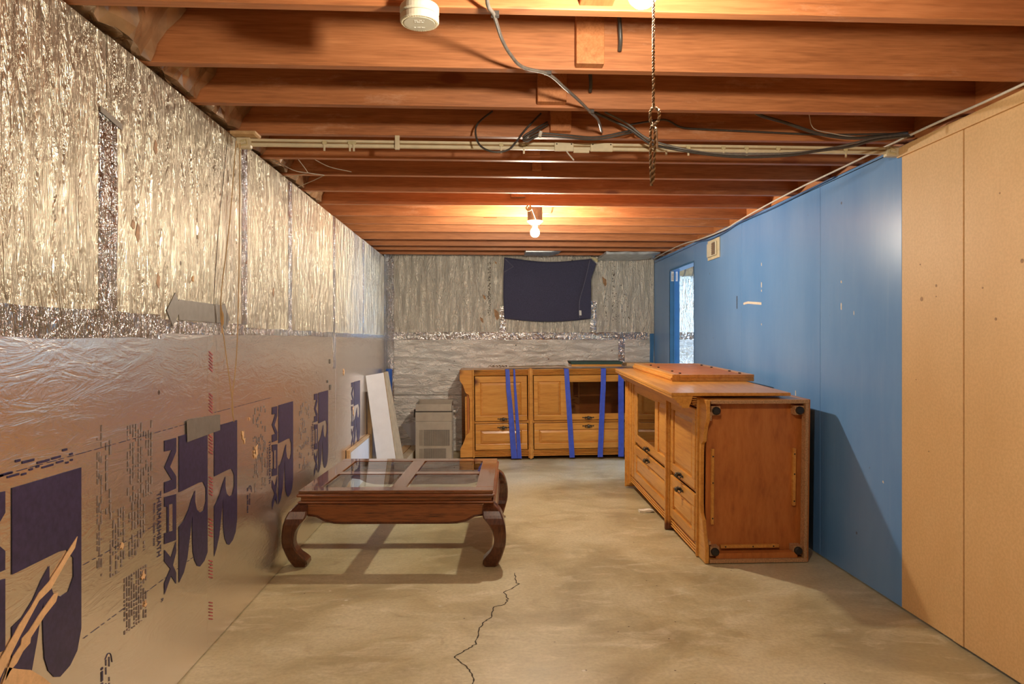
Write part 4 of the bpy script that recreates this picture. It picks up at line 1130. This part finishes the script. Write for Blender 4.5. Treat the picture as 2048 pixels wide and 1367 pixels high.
# draw cords hanging by the left wall
dc = thing('draw_cord_loop', 'thin brown curtain draw cord hanging in a loop by the foil wall', 'cord', (-1.06, 3.02, .9))
x = XL + .03
MB().tube(catmull([(x, 3.10, 2.07), (x, 3.02, 1.70), (x - .012, 2.955, 1.375), (x - .01, 2.99, 1.22), (x, 3.025, 1.05), (x + .004, 3.045, .96), (x + .005, 3.05, .90), (x + .005, 3.06, .88)], 6), .0022, 6).build('cord', M['string'], dc)
MB().tube(catmull([(x + .006, 3.13, 2.07), (x + .006, 3.12, 1.60), (x + .004, 3.105, 1.25), (x + .004, 3.08, 1.10), (x + .003, 3.05, 1.0), (x + .004, 3.04, .93), (x + .005, 3.06, .88)], 6), .0022, 6).build('cord', M['string'], dc)
MB().tube(catmull([(x, 3.0, 2.06), (x - .012, 2.93, 1.65), (x - .02, 2.90, 1.36)], 6), .0012, 6).build('cord', M['cable'], dc)
MB().tube(catmull([(x - .012, 2.955, 1.375), (x - .010, 2.97, 1.31), (x - .012, 2.965, 1.25)], 6), [.0022] * 4 + [.006] * 5 + [.0022] * 4, 6).build('cord_knot', M['string'], dc)

# ================================================================== CABLES
def cable(name, label, cat, pts, r, mat, n=7, extra=()):
    p = catmull(pts, n)
    mid = p[len(p) // 2]
    if not extra:
        o = MB().tube(p, r, 8).build(name, M[mat], origin=tuple(mid), smooth=True)
        return tag(o, label, cat)
    root = thing(name, label, cat, tuple(mid))
    MB().tube(p, r, 8).build('cable_jacket', M[mat], root, smooth=True)
    for q in extra:
        MB().box(*q).build('cable_clip', M['cable'], root, bevel=.001)
    return root
cable('power_cable', 'grey cable stapled across the undersides of three joists from the smoke detector', 'cable',
      [(0.000, 1.78, 2.135), (0.003, 1.88, 2.104), (0.020, 1.93, 2.098), (0.044, 2.10, 2.108), (0.072, 2.20, 2.103), (0.116, 2.297, 2.100), (0.204, 2.365, 2.104), (0.274, 2.49, 2.103), (0.346, 2.636, 2.106), (0.404, 2.755, 2.104), (0.452, 2.881, 2.115), (0.501, 3.09, 2.128)], .0055, 'cable_grey',
      extra=[(.012, .034, 1.925, 1.94, 2.094, 2.1085), (.190, .214, 2.352, 2.366, 2.100, 2.1105), (.395, .415, 2.742, 2.756, 2.099, 2.1125)])
cable('coiled_cable', 'black cable hanging in a round loop in front of the curtain rail', 'cable',
      [(0.026, 3.102, 2.215), (-0.034, 3.085, 2.159), (-0.047, 3.056, 2.107), (-0.028, 3.035, 2.048), (0.025, 3.022, 2.018), (0.089, 3.029, 2.027), (0.132, 3.047, 2.075), (0.169, 3.065, 2.128), (0.236, 3.092, 2.205)], .0042, 'cable')
tied = thing('tied_cable', 'tied pair of black cables drooping behind the looped cable', 'cable', (.336, 3.047, 2.1))
for dx, dz in ((0, 0), (.004, -.010)):
    MB().tube(catmull([(0.264 + dx, 3.10, 2.170 + dz), (0.207 + dx, 3.054, 2.125 + dz), (0.158, 3.046, 2.090 + dz), (0.176, 3.042, 2.080 + dz), (0.229, 3.048, 2.105 + dz), (0.336, 3.047, 2.100 + dz), (0.467, 3.061, 2.096 + dz), (0.596, 3.055, 2.120 + dz), (0.643, 3.072, 2.138 + dz)], 7), .0042, 8).build('cable_jacket', M['cable'], tied, smooth=True)
MB().tube([(.226, 3.040, 2.088), (.232, 3.042, 2.112)], .0075, 8).build('cable_tie', M['cable_white'], tied)
cable('long_cable', 'long black cable sagging below the curtain rail to the tan hardboard wall', 'cable',
      [(0.455, 2.99, 2.180), (0.548, 3.027, 2.154), (0.611, 3.024, 2.122), (0.675, 3.021, 2.075), (0.718, 3.019, 2.054), (0.811, 2.964, 2.019), (0.958, 2.957, 1.998), (1.104, 2.950, 1.990), (1.272, 2.942, 1.998), (1.398, 2.936, 2.017), (1.523, 2.930, 2.034), (1.655, 2.973, 2.075), (1.84, 3.011, 2.107)], .0058, 'cable')
cable('long_cable', 'second black cable lying tight above the sagging one under the rail', 'cable',
      [(0.50, 3.0, 2.185), (0.60, 3.035, 2.150), (0.69, 3.032, 2.085), (0.83, 2.985, 2.030), (1.0, 2.975, 2.008), (1.272, 2.955, 2.010), (1.45, 2.95, 2.032), (1.66, 2.985, 2.086), (1.84, 3.03, 2.118)], .0045, 'cable_grey')
cable('joist_cable', 'thick black cable drooping from a joist towards the tan hardboard wall', 'cable',
      [(1.10, 2.93, 2.19), (1.146, 2.948, 2.166), (1.272, 2.992, 2.150), (1.435, 3.014, 2.110), (1.574, 3.027, 2.098), (1.715, 3.040, 2.112), (1.85, 3.061, 2.135)], .007, 'cable')
cable('face_cable', 'black cable clipped along the face of the joist behind the curtain rail', 'cable',
      [(.62, 3.05, 2.15), (.70, 3.09, 2.175), (.79, 3.125, 2.195), (.86, 3.128, 2.165), (.95, 3.130, 2.158), (1.2, 3.130, 2.150), (1.5, 3.130, 2.142), (1.85, 3.128, 2.150)], .0045, 'cable')
cable('thin_wire', 'thin pale twisted bell wire hanging from a joist by the sagging cables', 'wire',
      [(1.37, 2.98, 2.19), (1.38, 2.99, 2.165), (1.39, 3.0, 2.145), (1.42, 3.02, 2.130), (1.50, 3.05, 2.125), (1.60, 3.07, 2.118), (1.74, 3.085, 2.118)], .0016, 'cable_white')
cable('wall_cable', 'white cable running along the top of the right wall under the joists', 'cable',
      [(1.84, 1.8, 2.093), (1.84, 2.364, 2.100), (1.84, 2.583, 2.103), (1.835, 2.818, 2.108), (1.83, 3.088, 2.109), (1.83, 3.538, 2.111), (1.83, 3.865, 2.113), (1.83, 4.084, 2.114), (1.835, 4.562, 2.110), (1.84, 5.113, 2.096), (1.845, 5.498, 2.083), (1.84, 6.087, 2.096), (1.84, 6.639, 2.127), (1.84, 7.298, 2.130), (1.85, 7.85, 2.125)], .0052, 'cable_white')
cable('painted_cable', 'dark blue painted cable looping along the top edge of the blue wall', 'cable',
      [(1.8665, 3.75, 2.099), (1.8665, 4.016, 2.096), (1.8665, 4.249, 2.090), (1.8665, 4.632, 2.085), (1.8665, 5.190, 2.090), (1.8665, 5.523, 2.070), (1.8665, 5.899, 2.066), (1.8665, 6.330, 2.105)], .0045, 'cable_blue')
for k, (x, y, lab) in enumerate(((.435, 2.335, 'short black cable stub poking through the joist beside the near bulb'), (.395, 2.728, 'short black cable stub poking through the second joist past the near bulb'))):
    cable('cable_stub', lab, 'cable', [(x - .02, y - .08, 2.30), (x - .008, y - .05, 2.26), (x, y - .03, 2.20), (x + .002, y - .004, 2.172)], .007, 'cable')

# ================================================================== WALL VENT
vt = thing('wall_vent', 'small cream vent box high on the blue wall beside the doorway', 'vent', (XR, 5.80, 1.97))
MB().box(XR - .014, XR - .0005, 5.66, 5.95, 1.892, 2.055).build('vent_plate', M['cream'], vt, bevel=.003)
MB().box(XR - .030, XR - .0145, 5.695, 5.925, 1.915, 2.030).build('vent_box', M['smoke'], vt, bevel=.006)
MB().box(XR - .0315, XR - .0302, 5.705, 5.79, 1.922, 2.022).build('vent_opening', M['slot_shade'], vt)
for k in range(6):
    MB().box(XR - .036, XR - .0317, 5.708, 5.787, 1.928 + k * .016, 1.932 + k * .016).build('vent_slat', M['stain'], vt)

# ================================================================== INSULATION ENDS, FLOOR DEBRIS, WEBS
def crumple(name, label, mat, x0, x1, y0, y1, z0, z1, seed, amp=.02, group=None):
    bm = bmesh.new()
    bmesh.ops.create_cube(bm, size=1)
    bmesh.ops.subdivide_edges(bm, edges=bm.edges, cuts=7, use_grid_fill=True)
    for v in bm.verts:
        p = Vector((x0 + (x1 - x0) * (v.co.x + .5), y0 + (y1 - y0) * (v.co.y + .5), z0 + (z1 - z0) * (v.co.z + .5)))
        q = Vector((p.x * 14, p.y * 11, p.z * 11 + seed))
        cut = .5 * (x1 - x0) * max(0, (v.co.x + .5)) * abs(v.co.z - .1)
        p += Vector((noise.noise(q) * amp * 1.6 - cut, 0, noise.noise(q + Vector((9, 3, 1))) * amp))
        p.x = max(p.x, x0); p.z = min(max(p.z, z0), 2.374)
        v.co = p - Vector((x0, (y0 + y1) / 2, z0))
    me = bpy.data.meshes.new(name)
    bm.to_mesh(me); bm.free()
    me.materials.append(mat)
    o = bpy.data.objects.new(name, me)
    o.location = (x0, (y0 + y1) / 2, z0)
    C.objects.link(o)
    return tag(o, label, 'insulation', group)
crumple('insulation_batt', 'large glossy kraft film insulation end bulging over the foil wall top', M['kraft'], -1.27, -.975, 1.958, 2.340, 2.112, 2.37, 1, .03)
for k, (a, b, xe) in enumerate(((2.386, 2.732, -.985), (2.778, 3.136, -.985), (3.182, 3.55, -1.02), (3.60, 3.914, -.99), (3.965, 4.345, -1.02), (4.395, 4.775, -1.02))):
    lab = ('small brown film insulation end in the bay next to the large glossy one', 'brown film insulation end in the bay just before the curtain rail', 'brown film insulation end in the bay just past the curtain rail',
           'brown film insulation end behind the cobweb strands', 'brown film insulation end in the first bay past the cobweb', 'brown film insulation end in the second bay past the cobweb')[k]
    crumple('insulation_batt', lab, M['kraft'], -1.27, xe, a, b, zj(b) + .006, 2.37, 3 + k, .02, 'insulation ends along the foil wall top')
crumple('insulation_batt', 'silver film insulation strip tucked above the navy towel', M['batt'], .40, .78, 7.29, 7.625, zj(7.6) - .012, zj(7.6) + .03, 11, .008)
crumple('insulation_batt', 'pale film insulation sheet sagging by the ceiling corner of the blue wall', M['batt'], 1.22, 1.80, 7.29, 7.88, zj(7.6) - .030, zj(7.6) - .004, 13, .012)
o = crumple('plaster_chip', 'white plaster chip on the floor beside the amber pine cabinet', M['chalk'], 1.085, 1.19, 5.02, 5.07, .001, .018, 5, .004)
o['category'] = 'chip'
wb = thing('cobweb', 'dusty cobweb strands across joists above the foil wall', 'cobweb', (-.95, 3.7, 2.12))
for pts in ([(-1.05, 3.585, 2.115), (-.98, 3.68, 2.085), (-.93, 3.78, 2.095), (-.88, 3.93, 2.118)], [(-.93, 3.585, 2.116), (-.925, 3.69, 2.10), (-.93, 3.78, 2.095)], [(-.93, 3.78, 2.095), (-1.0, 3.80, 2.085), (-1.08, 3.8, 2.08)], [(-.85, 3.59, 2.117), (-.80, 3.70, 2.108), (-.72, 3.85, 2.12)], [(-.88, 3.93, 2.118), (-.95, 3.98, 2.10), (-1.05, 4.05, 2.08)]):
    MB().tube(catmull(pts, 5), .0022, 5).build('web_strand', M['web'], wb)
